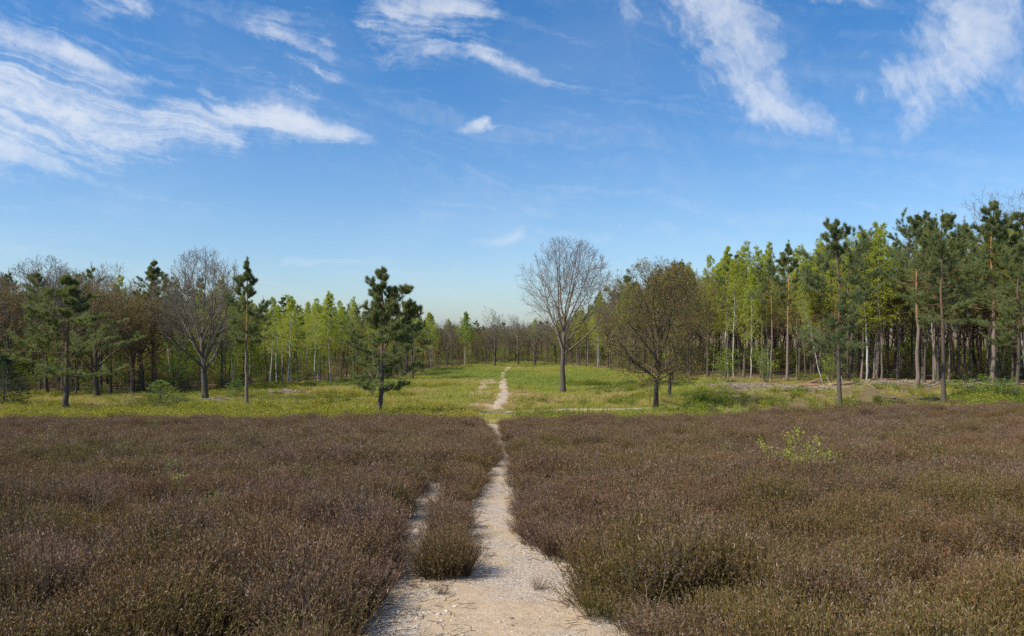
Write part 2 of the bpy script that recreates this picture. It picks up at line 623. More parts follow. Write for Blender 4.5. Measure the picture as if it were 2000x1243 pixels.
def inside(o, X, Y, grow=0.0, shift=0.0):
    y, a, b = o
    yy = np.clip(Y, y[0], y[-1])
    l, r = np.interp(yy, y, a), np.interp(yy, y, b)
    wob = (fbm(X, Y, 1.7, 3, 9.0) - 0.5) * 0.28 * np.clip((r - l) / 0.9, 0.15, 1.0)
    return (X > l - grow + wob + shift) & (X < r + grow + wob + shift) & (Y <= y[-1])


def heath_edge(X):
    return 46.6 + (fbm(X, X * 0 + 2.2, 0.35, 4) - 0.5) * 7.0 + 0.5 * sstep(2, 14, X) - 3.5 * np.exp(-((X - 9.0) / 4.5) ** 2) - 2.5 * sstep(16, 40, X)


def sandy(X, Y):
    """bare, churned soil by the felled trunks"""
    s = np.zeros_like(X)
    for (px, py, rx, ry) in ((1570, 757, 5.5, 1.5), (1650, 750, 2.8, 1.2), (1500, 748, 3.5, 0.9), (1640, 802, 3.2, 0.9), (1800, 790, 3.5, 0.8),
                             (545, 768, 3.0, 1.0), (1900, 745, 6.0, 1.3), (1720, 745, 3.0, 1.0), (940, 760, 1.1, 4.5), (948, 793, 1.3, 2.6), (935, 768, 1.6, 6.0), (952, 745, 1.3, 8.0), (962, 826, 0.9, 1.2), (1010, 772, 2.2, 3.0)):
        cx, cy = ground_at(px, py)
        d = np.hypot((X - cx) / rx, (Y - cy) / ry) + (fbm(X, Y, 0.9, 3, 5.0) - 0.5) * 1.3
        s = np.maximum(s, 1 - sstep(0.65, 1.1, d))
    return s


# front edge of the woods: distance from the camera plane as a function of bearing (pixel column)
_wood_px = np.array([-700, 0, 250, 450, 520, 620, 700, 790, 860, 940, 1000, 1060, 1130, 1180, 1260, 1380, 1450, 1600, 1750, 1900, 2000, 2700])
_wood_y = np.array([66, 66, 70, 73, 82, 86, 90, 98, 120, 138, 142, 140, 125, 110, 94, 84, 78, 74, 70, 66, 62, 56])


def wood_front(X, Y):
    px = CX + X / np.maximum(Y, 1.0) * F
    return np.interp(px, _wood_px, _wood_y)


# ------------------------------------------------------------------ ground
def axis(segs):
    out = []
    for a, b, s in segs: out.append(np.arange(a, b, s))
    return np.concatenate(out + [[segs[-1][1]]])


def build_ground():
    xs = axis([(-900, -120, 60), (-120, -60, 4), (-60, -6, 0.8), (-6, 6, 0.25), (6, 60, 0.8), (60, 120, 4), (120, 900, 60)])
    ys = axis([(-60, -4, 4), (-4, 60, 0.4), (60, 150, 0.8), (150, 260, 5), (260, 900, 40)])
    X, Y = np.meshgrid(xs, ys)
    Z = gz(X, Y)
    V = np.stack([X, Y, Z], -1).reshape(-1, 3)
    nx = len(xs)
    i = np.arange(len(V)).reshape(len(ys), nx)
    q = np.stack([i[:-1, :-1], i[:-1, 1:], i[1:, 1:], i[1:, :-1]], -1).reshape(-1, 4)
    X, Y = V[:, 0], V[:, 1]
    heath = 1 - sstep(-0.6, 0.6, Y - heath_edge(X))
    wood = sstep(-4, 3, Y - wood_front(X, Y) + (fbm(X, Y, 0.2, 3, 8.0) - 0.5) * 8)
    wood = np.maximum(wood, 0.85 * sstep(1360, 1500, CX + X / np.maximum(Y, 1) * F) * (Y > 44))
    me = mesh("ground", V, [q], dict(heath=heath, wood=wood, bare=sandy(X, Y)), True)
    m, g = new_mat("ground_soil")
    p = g.pos()
    n1, n2 = g.noise(p, 0.5, 5.0, 0.6), g.noise(p, 9.0, 5.0, 0.65)
    mead = g.mix(g.rng(n1, 0.35, 0.65), (0.20, 0.20, 0.055), (0.25, 0.19, 0.08))
    mead = g.mix(g.rng(n2, 0.4, 0.7, 0.0, 0.6), mead, (0.10, 0.11, 0.03))
    litter = g.mix(g.rng(n2, 0.35, 0.65), (0.12, 0.085, 0.05), (0.25, 0.175, 0.10))
    litter = g.mix(g.rng(n1, 0.5, 0.7, 0.0, 0.7), litter, (0.08, 0.095, 0.03))
    peat = g.mix(g.rng(n2, 0.35, 0.65), (0.045, 0.035, 0.027), (0.10, 0.075, 0.055))
    c = g.mix(g.attr('wood'), mead, litter)
    c = g.mix(g.attr('heath'), c, peat)
    bare = g.mix(g.rng(n2, 0.35, 0.7), (0.33, 0.23, 0.13), (0.46, 0.36, 0.24))
    c = g.mix(g.mul(g.attr('bare'), g.rng(n2, 0.3, 0.5, 0.45, 1.0)), c, bare)
    finish(g, c, 0.95, 0.05, bump=n2, bdist=0.05)
    o = obj("ground", me, m)
    tag(o, "sloping heath and meadow ground", None, None, 'structure')


def path_mat():
    m, g = new_mat("sand_and_gravel")
    p = g.pos()
    big = g.noise(p, 0.9, 5.0, 0.6, 0.4)
    fine = g.noise(p, 60.0, 4.0, 0.7)
    mid = g.noise(p, 9.0, 5.0, 0.65)
    vo = g.node('ShaderNodeTexVoronoi'); vo.inputs['Scale'].default_value = 70.0
    nt = m.node_tree
    nt.links.new(p, vo.inputs['Vector'])
    cell = g.node('ShaderNodeSeparateColor'); nt.links.new(vo.outputs['Color'], cell.inputs[0])
    sand = g.mix(g.rng(mid, 0.35, 0.65), (0.45, 0.325, 0.20), (0.55, 0.415, 0.275))
    sand = g.mix(g.rng(fine, 0.35, 0.7, 0.0, 0.5), sand, (0.38, 0.30, 0.19))
    grav = g.ramp(cell.outputs[0], [(0.0, (0.22, 0.175, 0.135)), (0.35, (0.35, 0.29, 0.235)), (0.7, (0.47, 0.40, 0.33)), (1.0, (0.66, 0.59, 0.52))])
    gmask = g.rng(g.add(g.mul(big, 0.75), g.mul(mid, 0.25)), 0.43, 0.55)
    c = g.mix(g.mul(gmask, 0.75), sand, grav)
    c = g.mix(g.mul(g.rng(cell.outputs[1], 0.78, 0.82), 0.6), c, grav)
    damp = g.noise(p, 2.3, 5.0, 0.6)
    c = g.mix(g.rng(damp, 0.56, 0.72, 0.0, 0.45), c, (0.36, 0.26, 0.15))
    h = g.add(g.mul(mid, 1.0), g.add(g.mul(fine, 0.25), g.mul(g.sub(0.5, vo.outputs['Distance']), g.mul(gmask, 0.25))))
    finish(g, c, 0.95, 0.1, bump=h, bdist=0.03, bstr=0.8)
    return m


MAT['path'] = path_mat()


def path_strip(name, Yc, L, R, label, lift=0.022, amp=0.03, cols=28):
    v = np.linspace(0, 1, cols)
    X = L[:, None] * (1 - v) + R[:, None] * v
    Y = np.repeat(Yc[:, None], cols, 1)
    edge = np.clip(np.minimum(v, 1 - v) * 6, 0, 1)[None]
    Z = gz(X, Y) + 0.004 + lift * edge + amp * edge * (fbm(X, Y, 3.0, 4, 2.0) - 0.4).clip(-0.4, 1)
    V = np.stack([X, Y, Z], -1).reshape(-1, 3)
    i = np.arange(len(V)).reshape(len(Yc), cols)
    q = np.stack([i[:-1, :-1], i[:-1, 1:], i[1:, 1:], i[1:, :-1]], -1).reshape(-1, 4)
    o = obj(name, mesh(name, V, [q], smooth=True), MAT['path'])
    return tag(o, label, None, None, 'structure')


def resample(o, y0, y1, k=0.012, grow=0.3, shrink=0.0):
    ys = [y0]
    while ys[-1] < y1: ys.append(ys[-1] + max(0.05, k * abs(ys[-1])))
    ys = np.array(ys)
    y, a, b = o
    l, r = np.interp(ys, y, a), np.interp(ys, y, b)
    wl = (fbm(ys, ys * 0 + 1, 1.3, 3, 1.0) - 0.5) * shrink
    wr = (fbm(ys, ys * 0 + 7, 1.3, 3, 4.0) - 0.5) * shrink
    return ys, l - grow + wl, r + grow + wr


build_ground()
MAINX = (np.concatenate([[-12, -3, 2.0], MAIN[0]]), np.concatenate([[-1.0, -1.1, -1.05], MAIN[1]]), np.concatenate([[1.2, 1.3, 1.25], MAIN[2]]))
path_strip("path", *resample(MAINX, -12, MAIN[0][-1] + 1.0, 0.012, 0.30), "sandy footpath running down through the heather", cols=44)
path_strip("path", *resample(SIDE, SIDE[0][0], SIDE[0][-1], 0.012, 0.18), "narrow stony side path left of the main path", lift=0.016, cols=14)
MEAD = outline([(801, 964, 984), (790, 966, 988), (775, 970, 992), (760, 975, 992), (748, 976, 990), (738, 977, 987), (728, 980, 989), (722, 987, 995), (716, 994, 1002)])
path_strip("path", *resample(MEAD, MEAD[0][0], MEAD[0][-1], 0.006, 0.05, 0.35), "pale track crossing the meadow towards the far wood", cols=12)
# cross track
xs = np.linspace(-3.0, 12.0, 90)
yc = np.array([ground_at(CX + 0, 806)[1]]) + 0.35 * np.sin(xs * 0.4) + 0.06 * xs
w = 0.5 + 0.7 * (fbm(xs, xs * 0, 0.8, 3) - 0.5)
v = np.linspace(-1, 1, 9)
X = np.repeat(xs[:, None], 9, 1)
Y = yc[:, None] + w[:, None] * v[None] * 1.4
Z = gz(X, Y) + 0.012 + 0.02 * (1 - v[None] ** 2)
V = np.stack([X, Y, Z], -1).reshape(-1, 3)
i = np.arange(len(V)).reshape(90, 9)
o = obj("path", mesh("path", V, [np.stack([i[:-1, :-1], i[1:, :-1], i[1:, 1:], i[:-1, 1:]], -1).reshape(-1, 4)], smooth=True), MAT['path'])
tag(o, "thin track crossing below the heath at the foot of the slope", None, None, 'structure')

# ------------------------------------------------------------------ heather
def heather_mat():
    m, g = new_mat("heather")
    hgt, rnd = g.attr('hgt'), g.attr('rnd')
    tint, hue = g.attr('tint', 'INSTANCER'), g.attr('hue', 'INSTANCER')
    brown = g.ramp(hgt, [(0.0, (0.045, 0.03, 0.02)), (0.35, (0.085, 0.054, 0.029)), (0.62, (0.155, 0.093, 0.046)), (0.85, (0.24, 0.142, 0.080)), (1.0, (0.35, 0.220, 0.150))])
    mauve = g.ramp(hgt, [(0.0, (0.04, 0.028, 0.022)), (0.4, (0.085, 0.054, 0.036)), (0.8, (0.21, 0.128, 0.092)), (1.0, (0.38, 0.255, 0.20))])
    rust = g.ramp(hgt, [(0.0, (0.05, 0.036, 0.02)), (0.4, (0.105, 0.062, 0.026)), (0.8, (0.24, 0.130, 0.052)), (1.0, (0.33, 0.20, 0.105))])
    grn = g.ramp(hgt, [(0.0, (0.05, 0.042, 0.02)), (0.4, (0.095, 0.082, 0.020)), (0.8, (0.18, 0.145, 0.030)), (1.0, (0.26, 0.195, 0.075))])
    h2 = g.add(hue, g.mul(g.sub(rnd, 0.5), 0.35))
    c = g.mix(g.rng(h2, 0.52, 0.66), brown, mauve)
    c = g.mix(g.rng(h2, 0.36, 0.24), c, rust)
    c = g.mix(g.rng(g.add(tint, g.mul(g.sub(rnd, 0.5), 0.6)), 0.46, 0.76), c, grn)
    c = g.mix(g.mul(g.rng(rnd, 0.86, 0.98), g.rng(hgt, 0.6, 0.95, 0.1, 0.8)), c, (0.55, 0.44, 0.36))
    finish(g, c, 0.75, 0.2, 0.18)
    return m


MAT['heather'] = heather_mat()


def heather_tuft(seed, nst, R, H, ns=13, ball=False, fine=1.0):
    rng = RS(seed)
    rr = np.sqrt(rng.random(nst)); az = rng.random(nst) * 6.283
    out = np.stack([np.cos(az), np.sin(az), np.zeros(nst)], 1)
    base = out * (rr * R * 0.55)[:, None]
    lean = rr * (1.0 if ball else 0.7) + rng.normal(0, 0.18, nst)
    d = unit(out * lean[:, None] + np.array([0, 0, 1.0]) + rng.normal(0, 0.12, (nst, 3)))
    L = H * rng.uniform(0.7, 1.12, nst) * (1.0 - (0.28 if ball else 0.12) * rr ** 2)
    pts = [base]
    n = 5
    for k in range(n - 1):
        d = unit(d + np.array([0, 0, 0.16]) + rng.normal(0, 0.17, d.shape))
        pts.append(pts[-1] + d * (L / (n - 1))[:, None])
    P = np.stack(pts, 1)
    t = np.linspace(0, 1, n)
    side = unit(np.cross(unit(P[:, -1] - P[:, 0]), rng.normal(0, 1, (nst, 3))))
    w = np.linspace(0.0019, 0.0008, n)
    V = np.stack([P - side[:, None] * w[None, :, None], P + side[:, None] * w[None, :, None]], 2)
    i = np.arange(nst * n * 2).reshape(nst, n, 2)
    q = np.stack([i[:, :-1, 0], i[:, :-1, 1], i[:, 1:, 1], i[:, 1:, 0]], -1).reshape(-1, 4)
    B = Parts()
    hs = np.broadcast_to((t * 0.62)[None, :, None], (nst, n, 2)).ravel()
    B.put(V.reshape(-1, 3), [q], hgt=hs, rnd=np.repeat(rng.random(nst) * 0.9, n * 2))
    # side shoots
    pi = np.repeat(np.arange(nst), ns)
    ts = rng.uniform(0.22, 1.0, nst * ns)
    x = np.clip(ts, 0, 0.999) * (n - 1); i0 = x.astype(int); f = (x - i0)[:, None]
    c = P[pi, i0] * (1 - f) + P[pi, i0 + 1] * f
    tan = unit(P[pi, i0 + 1] - P[pi, i0])
    dd = unit(tan + rng.normal(0, 0.75, (len(c), 3)) + np.array([0, 0, 0.2]))
    ln = fine * rng.uniform(0.015, 0.045, len(c))[:, None]
    sd_ = unit(np.cross(dd, rng.normal(0, 1, dd.shape)))
    wd = rng.uniform(0.0012, 0.0026, len(c))[:, None]
    V = np.stack([c - sd_ * wd * 0.5, c + sd_ * wd * 0.5, c + dd * ln * 0.6 + sd_ * wd, c + dd * ln, c + dd * ln * 0.6 - sd_ * wd], 1)
    k = np.arange(len(c) * 5).reshape(-1, 5)
    fr = np.array([0, 0, 0.06, 0.12, 0.06])
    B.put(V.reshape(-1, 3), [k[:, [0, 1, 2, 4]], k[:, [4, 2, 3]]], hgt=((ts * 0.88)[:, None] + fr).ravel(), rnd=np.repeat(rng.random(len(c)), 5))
    me = B.build("heather_tuft")
    me.materials.append(MAT['heather'])
    return me


def poisson_like(rng, x0, x1, y0, y1, cell):
    nx, ny = int((x1 - x0) / cell), int((y1 - y0) / cell)
    gx, gy = np.meshgrid(np.arange(nx), np.arange(ny))
    X = x0 + (gx.ravel() + rng.random(nx * ny)) * cell
    Y = y0 + (gy.ravel() + rng.random(nx * ny)) * cell
    return X, Y


def wedge(X, Y, m=4.0):
    return np.abs(X) < np.maximum(Y, 0) * 0.66 + m


ISL = ground_at(870, 1128)   # the rounded bush at the end of the strip between both paths


def build_heather():
    hts = (0.40, 0.44, 0.37, 0.42, 0.35, 0.46)
    tufts = [heather_tuft(100 + i, 85, 0.17, h) for i, h in enumerate(hts)]
    tufts += [heather_tuft(120 + i, 105, 0.16, h, 24, fine=0.58) for i, h in enumerate(hts)]
    rng = RS(5)
    PX, PY, S = [], [], []
    for (y0, y1, cell, sc, hw) in ((-2, 12, 0.155, 1.0, 14), (12, 24, 0.20, 1.15, 20), (24, 58, 0.29, 1.4, 44)):
        X, Y = poisson_like(rng, -hw, hw, y0, y1, cell)
        k = wedge(X, Y, 3.0) & (Y < heath_edge(X) + 6.0 * (fbm(X, Y, 0.8, 3, 33.0) - 0.5) + np.where(rng.random(len(X)) < 0.06, 5.0, 0.0))
        X, Y = X[k], Y[k]
        mg = np.interp(Y, [6.5, 9, 12, 18, 22], [0.11, 0.08, 0.04, 0.05, 0.06])
        k = ~inside(MAINX, X, Y, mg, -0.045) & ~inside(SIDE, X, Y, 0.22, 0.12)
        k &= ~((X > -1.15) & (X < 1.3) & (Y < 3.0))
        X, Y = X[k], Y[k]
        gap = fbm(X, Y, 1.6, 3, 12.0)
        k = (gap > 0.36) | (rng.random(len(X)) < 0.2)
        k &= np.hypot(X - ISL[0], Y - ISL[1]) > 0.38
        X, Y = X[k], Y[k]
        PX.append(X); PY.append(Y)
        S.append(np.full(len(X), sc))
    X, Y, S = (np.concatenate(a) for a in (PX, PY, S))
    # every tuft belongs to a rounded bush; bushes differ in height and hue and leave hollows between them
    cell = 0.74
    gx, gy = np.floor(X / cell).astype(int), np.floor(Y / cell).astype(int)
    r1, r2, r3, r4 = (RS(k).random((512, 512)) for k in (61, 62, 63, 64))
    best = np.full(len(X), 9.0); bx = np.zeros(len(X)); by = np.zeros(len(X)); bi = np.zeros(len(X), int); bj = np.zeros(len(X), int)
    for ox in (-1, 0, 1):
        for oy in (-1, 0, 1):
            a, b = (gx + ox) & 511, (gy + oy) & 511
            cx, cy = (gx + ox + r1[a, b]) * cell, (gy + oy + r2[a, b]) * cell
            d = np.hypot(X - cx, Y - cy)
            k = d < best
            best = np.where(k, d, best); bx = np.where(k, cx, bx); by = np.where(k, cy, by); bi = np.where(k, a, bi); bj = np.where(k, b, bj)
    rr = np.clip(best / 0.50, 0, 1.3)
    hn = fbm(X, Y, 0.45, 3, 6.0)
    hs = (0.55 + 0.95 * (hn - 0.1) + 0.60 * (r3[bi, bj] - 0.4)) * (1.15 - 0.55 * rr ** 2) + RS(8).normal(0, 0.09, len(X))
    hs = np.clip(hs * 1.18, 0.30, 1.75)
    hue = 0.46 * fbm(X, Y, 0.28, 3, 23.0) - 0.08 + 0.36 * r4[bi, bj] + 0.16 + RS(10).normal(0, 0.10, len(X))
    thin = (rr < 0.86) | (RS(12).random(len(X)) < 0.30)
    sx, sy = ground_at(1570, 930)
    hs = hs * np.where(np.hypot(X - sx, (Y - sy + 0.5) * 0.7) < 0.9, 0.6, 1.0)      # shorter round the birch sapling
    # lower plants beside the trodden sand
    near = inside(MAINX, X, Y, 0.42) | inside(SIDE, X, Y, 0.22)
    hs = hs * np.where(near, 0.80, 1.0)
    wear = inside(MAINX, X, Y, 0.20) & (RS(3).random(len(X)) < 0.35)
    hs = np.where(wear, hs * 0.5, hs)
    tint = 0.62 * fbm(X, Y, 0.5, 3, 20.0) + 0.30 * r3[bj, bi] + 0.04 + RS(9).normal(0, 0.12, len(X)) - 0.06 * sstep(20, 40, Y)
    scl = np.stack([S * (0.8 + 0.35 * hs), S * (0.8 + 0.35 * hs), hs * (0.9 + 0.1 * S)], 1)
    X, Y, rr, bx, by, hue, tint, scl = (q[thin] for q in (X, Y, rr, bx, by, hue, tint, scl))
    Z = gz(X, Y) - 0.01
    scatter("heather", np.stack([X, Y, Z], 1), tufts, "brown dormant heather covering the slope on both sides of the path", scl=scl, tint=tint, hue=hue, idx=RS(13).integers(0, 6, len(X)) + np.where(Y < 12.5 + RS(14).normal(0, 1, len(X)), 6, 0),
            rot=np.stack([RS(4).normal(0, 0.06, len(X)), 0.38 * rr, np.arctan2(Y - by, X - bx) + RS(6).normal(0, 0.5, len(X))], 1))
    me = heather_tuft(55, 820, 0.42, 0.50, 26, True, 0.6)
    o = obj("heather_bush", me)
    o.location = (ISL[0], ISL[1], float(gz(*ISL)) - 0.01)
    o.scale = (0.88, 1.0, 1.05)
    o['tint'] = 0.52
    o['hue'] = 0.48
    tag(o, "rounded heather bush ending the strip between the two sandy paths", "heather bush")
    for k, (px, py, s, lab) in enumerate(((861, 1166, 0.30, "tiny heather sprig on the sand just in front of the rounded bush"),
                                          (1052, 1160, 0.34, "small brown heather sprig lying in the middle of the sandy path"),
                                          (1140, 1190, 0.42, "low straggly heather tuft at the right edge of the sandy path"),
                                          (1040, 1060, 0.45, "small heather tuft leaning over the right edge of the gravel stretch"))):
        x, y = ground_at(px, py)
        c = obj("heather_sprig", tufts[k])
        c.location = (x, y, float(gz(x, y)) + 0.01)
        c.scale = (s * 1.2, s * 1.2, s)
        c.rotation_euler = (0.3, 0.1, k)
        tag(c, lab, "heather sprig", "heather sprigs on the sand")


build_heather()


# ------------------------------------------------------------------ grass and low shrubs
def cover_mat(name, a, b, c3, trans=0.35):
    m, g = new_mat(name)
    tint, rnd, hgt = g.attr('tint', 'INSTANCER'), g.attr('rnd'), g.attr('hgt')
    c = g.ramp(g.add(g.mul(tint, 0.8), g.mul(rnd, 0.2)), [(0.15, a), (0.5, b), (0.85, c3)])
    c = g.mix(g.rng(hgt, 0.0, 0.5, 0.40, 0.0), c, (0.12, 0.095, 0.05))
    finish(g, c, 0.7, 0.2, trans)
    return m


MAT['grass'] = cover_mat('grass', (0.29, 0.355, 0.07), (0.42, 0.42, 0.08), (0.54, 0.42, 0.16))
MAT['low_shrub'] = cover_mat('low_shrub', (0.16, 0.22, 0.03), (0.37, 0.36, 0.045), (0.42, 0.34, 0.06))


def grass_tuft(seed, n, R, H, w, flop=0.35):
    rng = RS(seed)
    az = rng.random(n) * 6.283; rr = np.sqrt(rng.random(n)) * R
    b = np.stack([np.cos(az) * rr, np.sin(az) * rr, np.zeros(n)], 1)
    d = unit(rng.normal(0, flop, (n, 3)) + np.array([0, 0, 1.0]))
    L = (H * rng.uniform(0.45, 1.1, n))[:, None]
    s = unit(np.cross(d, rng.normal(0, 1, (n, 3)))) * w
    mid = b + d * L * 0.55
    bend = unit(d + rng.normal(0, flop, (n, 3)) - np.array([0, 0, 0.25]))
    V = np.stack([b - s, b + s, mid + s * 0.8, mid - s * 0.8, mid + bend * L * 0.5], 1).reshape(-1, 3)
    k = np.arange(n * 5).reshape(-1, 5)
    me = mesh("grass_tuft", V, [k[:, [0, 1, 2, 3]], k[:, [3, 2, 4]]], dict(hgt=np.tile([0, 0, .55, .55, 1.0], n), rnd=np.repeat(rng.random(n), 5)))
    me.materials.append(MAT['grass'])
    return me


def low_shrub(seed, n, R, H, size):
    rng = RS(seed)
    B = Parts()
    ns = 16
    az = rng.random(ns) * 6.283
    base = np.stack([np.cos(az), np.sin(az), 0 * az], 1) * (rng.random(ns) * R * 0.6)[:, None]
    d = unit(np.stack([np.cos(az) * 0.4, np.sin(az) * 0.4, np.ones(ns)], 1) + rng.normal(0, 0.2, (ns, 3)))
    P = base[:, None] + d[:, None] * (np.linspace(0, 1, 4)[None, :, None] * (H * rng.uniform(0.6, 1.05, ns))[:, None, None])
    V, q = tubes(P, np.tile(np.linspace(0.008, 0.003, 4), (ns, 1)), 3)
    B.put(V, [q], hgt=0.0, rnd=0.5)
    c, _ = sample(rng, P, n // ns, 0.25, 1.0)
    V, f, r = leaves(rng, c, size, R * 0.22)
    B.put(V, [f], hgt=np.clip(V[:, 2] / H, 0, 1), rnd=r)
    me = B.build("low_shrub_piece")
    me.materials.append(MAT['low_shrub'])
    return me


def patch(X, Y, px, py, rx, ry):
    cx, cy = ground_at(px, py)
    return 1 - sstep(0.4, 1.15, np.hypot((X - cx) / rx, (Y - cy) / ry) + (fbm(X, Y, 0.6, 3, 66.0) - 0.5) * 1.2)


def build_grass():
    rng = RS(21)
    tufts = [grass_tuft(200 + i, 60, 0.26, h, 0.006, fl) for i, (h, fl) in enumerate(((0.34, .6), (0.45, .5), (0.26, .75), (0.38, .65)))]
    X, Y = poisson_like(rng, -62, 62, 46, 160, 0.42)
    k = wedge(X, Y, 5) & (Y > heath_edge(X) - 0.6 + 6.0 * (fbm(X, Y, 0.8, 3, 33.0) - 0.5)) & (Y < wood_front(X, Y) + 5)
    X, Y = X[k], Y[k]
    bare = sandy(X, Y)
    pxx = CX + X / Y * F
    bare = np.maximum(bare, 0.98 * sstep(1280, 1460, pxx) * sstep(0.18, 0.40, fbm(X, Y, 0.33, 3, 90.0)))
    k = (rng.random(len(X)) > bare * 0.93) & ~((X > -3) & (X < 12) & (np.abs(Y + 0.8 - (ground_at(1000, 806)[1] + 0.35 * np.sin(X * 0.4) + 0.06 * X)) < 1.7 - 0.08 * np.abs(X)))
    y, a, b = MEAD
    k &= ~((Y > y[0] - 4) & (Y < y[-1]) & (X > np.interp(Y, y, a) - 0.1 + 1.5 * (fbm(X, Y, 0.7, 3, 80.0) - 0.5)) & (X < np.interp(Y, y, b) + 0.1 + 1.5 * (fbm(X, Y, 0.7, 3, 81.0) - 0.5)))
    X, Y = X[k], Y[k]
    near = 1 - sstep(60, 78, Y)
    rightside = sstep(0, 6, X - 2)
    tint = -0.25 + 1.40 * fbm(X, Y, 0.22, 4, 40.0) + 0.10 * near + 0.05 * rightside + 0.25 * (fbm(X, Y, 1.1, 2, 47.0) - 0.5) + rng.normal(0, 0.07, len(X)) - 0.10 * sstep(80, 105, Y) + 0.75 * patch(X, Y, 1035, 788, 4.5, 5.0) + 0.5 * patch(X, Y, 640, 765, 6, 5) - 0.28 * patch(X, Y, 1060, 742, 7, 16) - 0.25 * patch(X, Y, 905, 735, 7, 14) - 0.3 * patch(X, Y, 1240, 812, 4, 3)
    s = (0.40 + 1.3 * fbm(X, Y, 0.35, 3, 44.0)) * (1.0 - 0.35 * sstep(-3, 5, Y - wood_front(X, Y)))
    scl = np.stack([s * 1.25, s * 1.25, s * (0.85 + 0.35 * near)], 1)
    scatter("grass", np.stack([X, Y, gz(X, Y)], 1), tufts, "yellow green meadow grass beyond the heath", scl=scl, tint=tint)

    shr = [low_shrub(300 + i, 320, 0.34, h, 0.055) for i, h in enumerate((0.45, 0.6, 0.38))]
    X, Y = poisson_like(rng, -50, 46, 45, 85, 0.55)
    px = CX + X / Y * F
    edge = Y - heath_edge(X)
    p = np.where(px < 930, 0.9 * (1 - sstep(5, 14, edge)), 0.6 * (1 - sstep(6, 18, edge)))
    p = np.maximum(p, 0.5 * sstep(0.52, 0.66, fbm(X, Y, 0.3, 3, 51.0)))
    p = p * sstep(0.30, 0.5, fbm(X, Y, 0.5, 2, 52.0)) * (edge > np.where((px > 1150) & (px < 1560), -3.5, -1.2)) * (1 - sandy(X, Y)) * (Y < wood_front(X, Y) + 2) * wedge(X, Y, 5)
    p = p * (1 - 0.75 * sstep(1330, 1430, px) * (1 - sstep(1840, 1900, px)))
    p = p * ~((px > 925) & (px < 1010))
    p = p * ~((X > -3) & (X < 12) & (np.abs(Y + 1.0 - (ground_at(1000, 806)[1] + 0.35 * np.sin(X * 0.4) + 0.06 * X)) < 2.2))
    k = rng.random(len(X)) < p
    X, Y, px = X[k], Y[k], px[k]
    tint = 0.25 + 0.55 * fbm(X, Y, 0.3, 3, 60.0) + 0.12 * sstep(600, 850, px) * (px < 940) - 0.28 * (px > 1000) + rng.normal(0, 0.08, len(X))
    s = 0.65 + 1.2 * fbm(X, Y, 0.5, 2, 61.0)
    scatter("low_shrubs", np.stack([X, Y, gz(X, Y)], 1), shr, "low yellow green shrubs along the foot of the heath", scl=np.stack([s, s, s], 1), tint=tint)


build_grass()

# ------------------------------------------------------------------ trees
def wood_part(name, lv, mat, H):
    """lv: list of (P, R, sides)"""
    B = Parts()
    for P, R, sides in lv:
        V, q = tubes(P, R, sides)
        B.put(V, [q], hgt=np.clip(V[:, 2] / H, 0, 1))
    me = B.build(name, True)
    me.materials.append(mat)
    return me


def trunk_line(rng, H, r0, n=14, wob=0.012, tip=0.12, lean=0.0, flare=1.6):
    t = np.linspace(0, 1, n)
    off = np.cumsum(rng.normal(0, wob * H / math.sqrt(n), (n, 2)), 0)
    off -= off[0]
    z = t * H
    z[0] = -0.25
    P = np.stack([off[:, 0] + lean * z, off[:, 1], z], 1)[None]
    R = (r0 * (1 - (1 - tip) * t ** 0.9))
    R[0] *= flare
    return P, R[None]


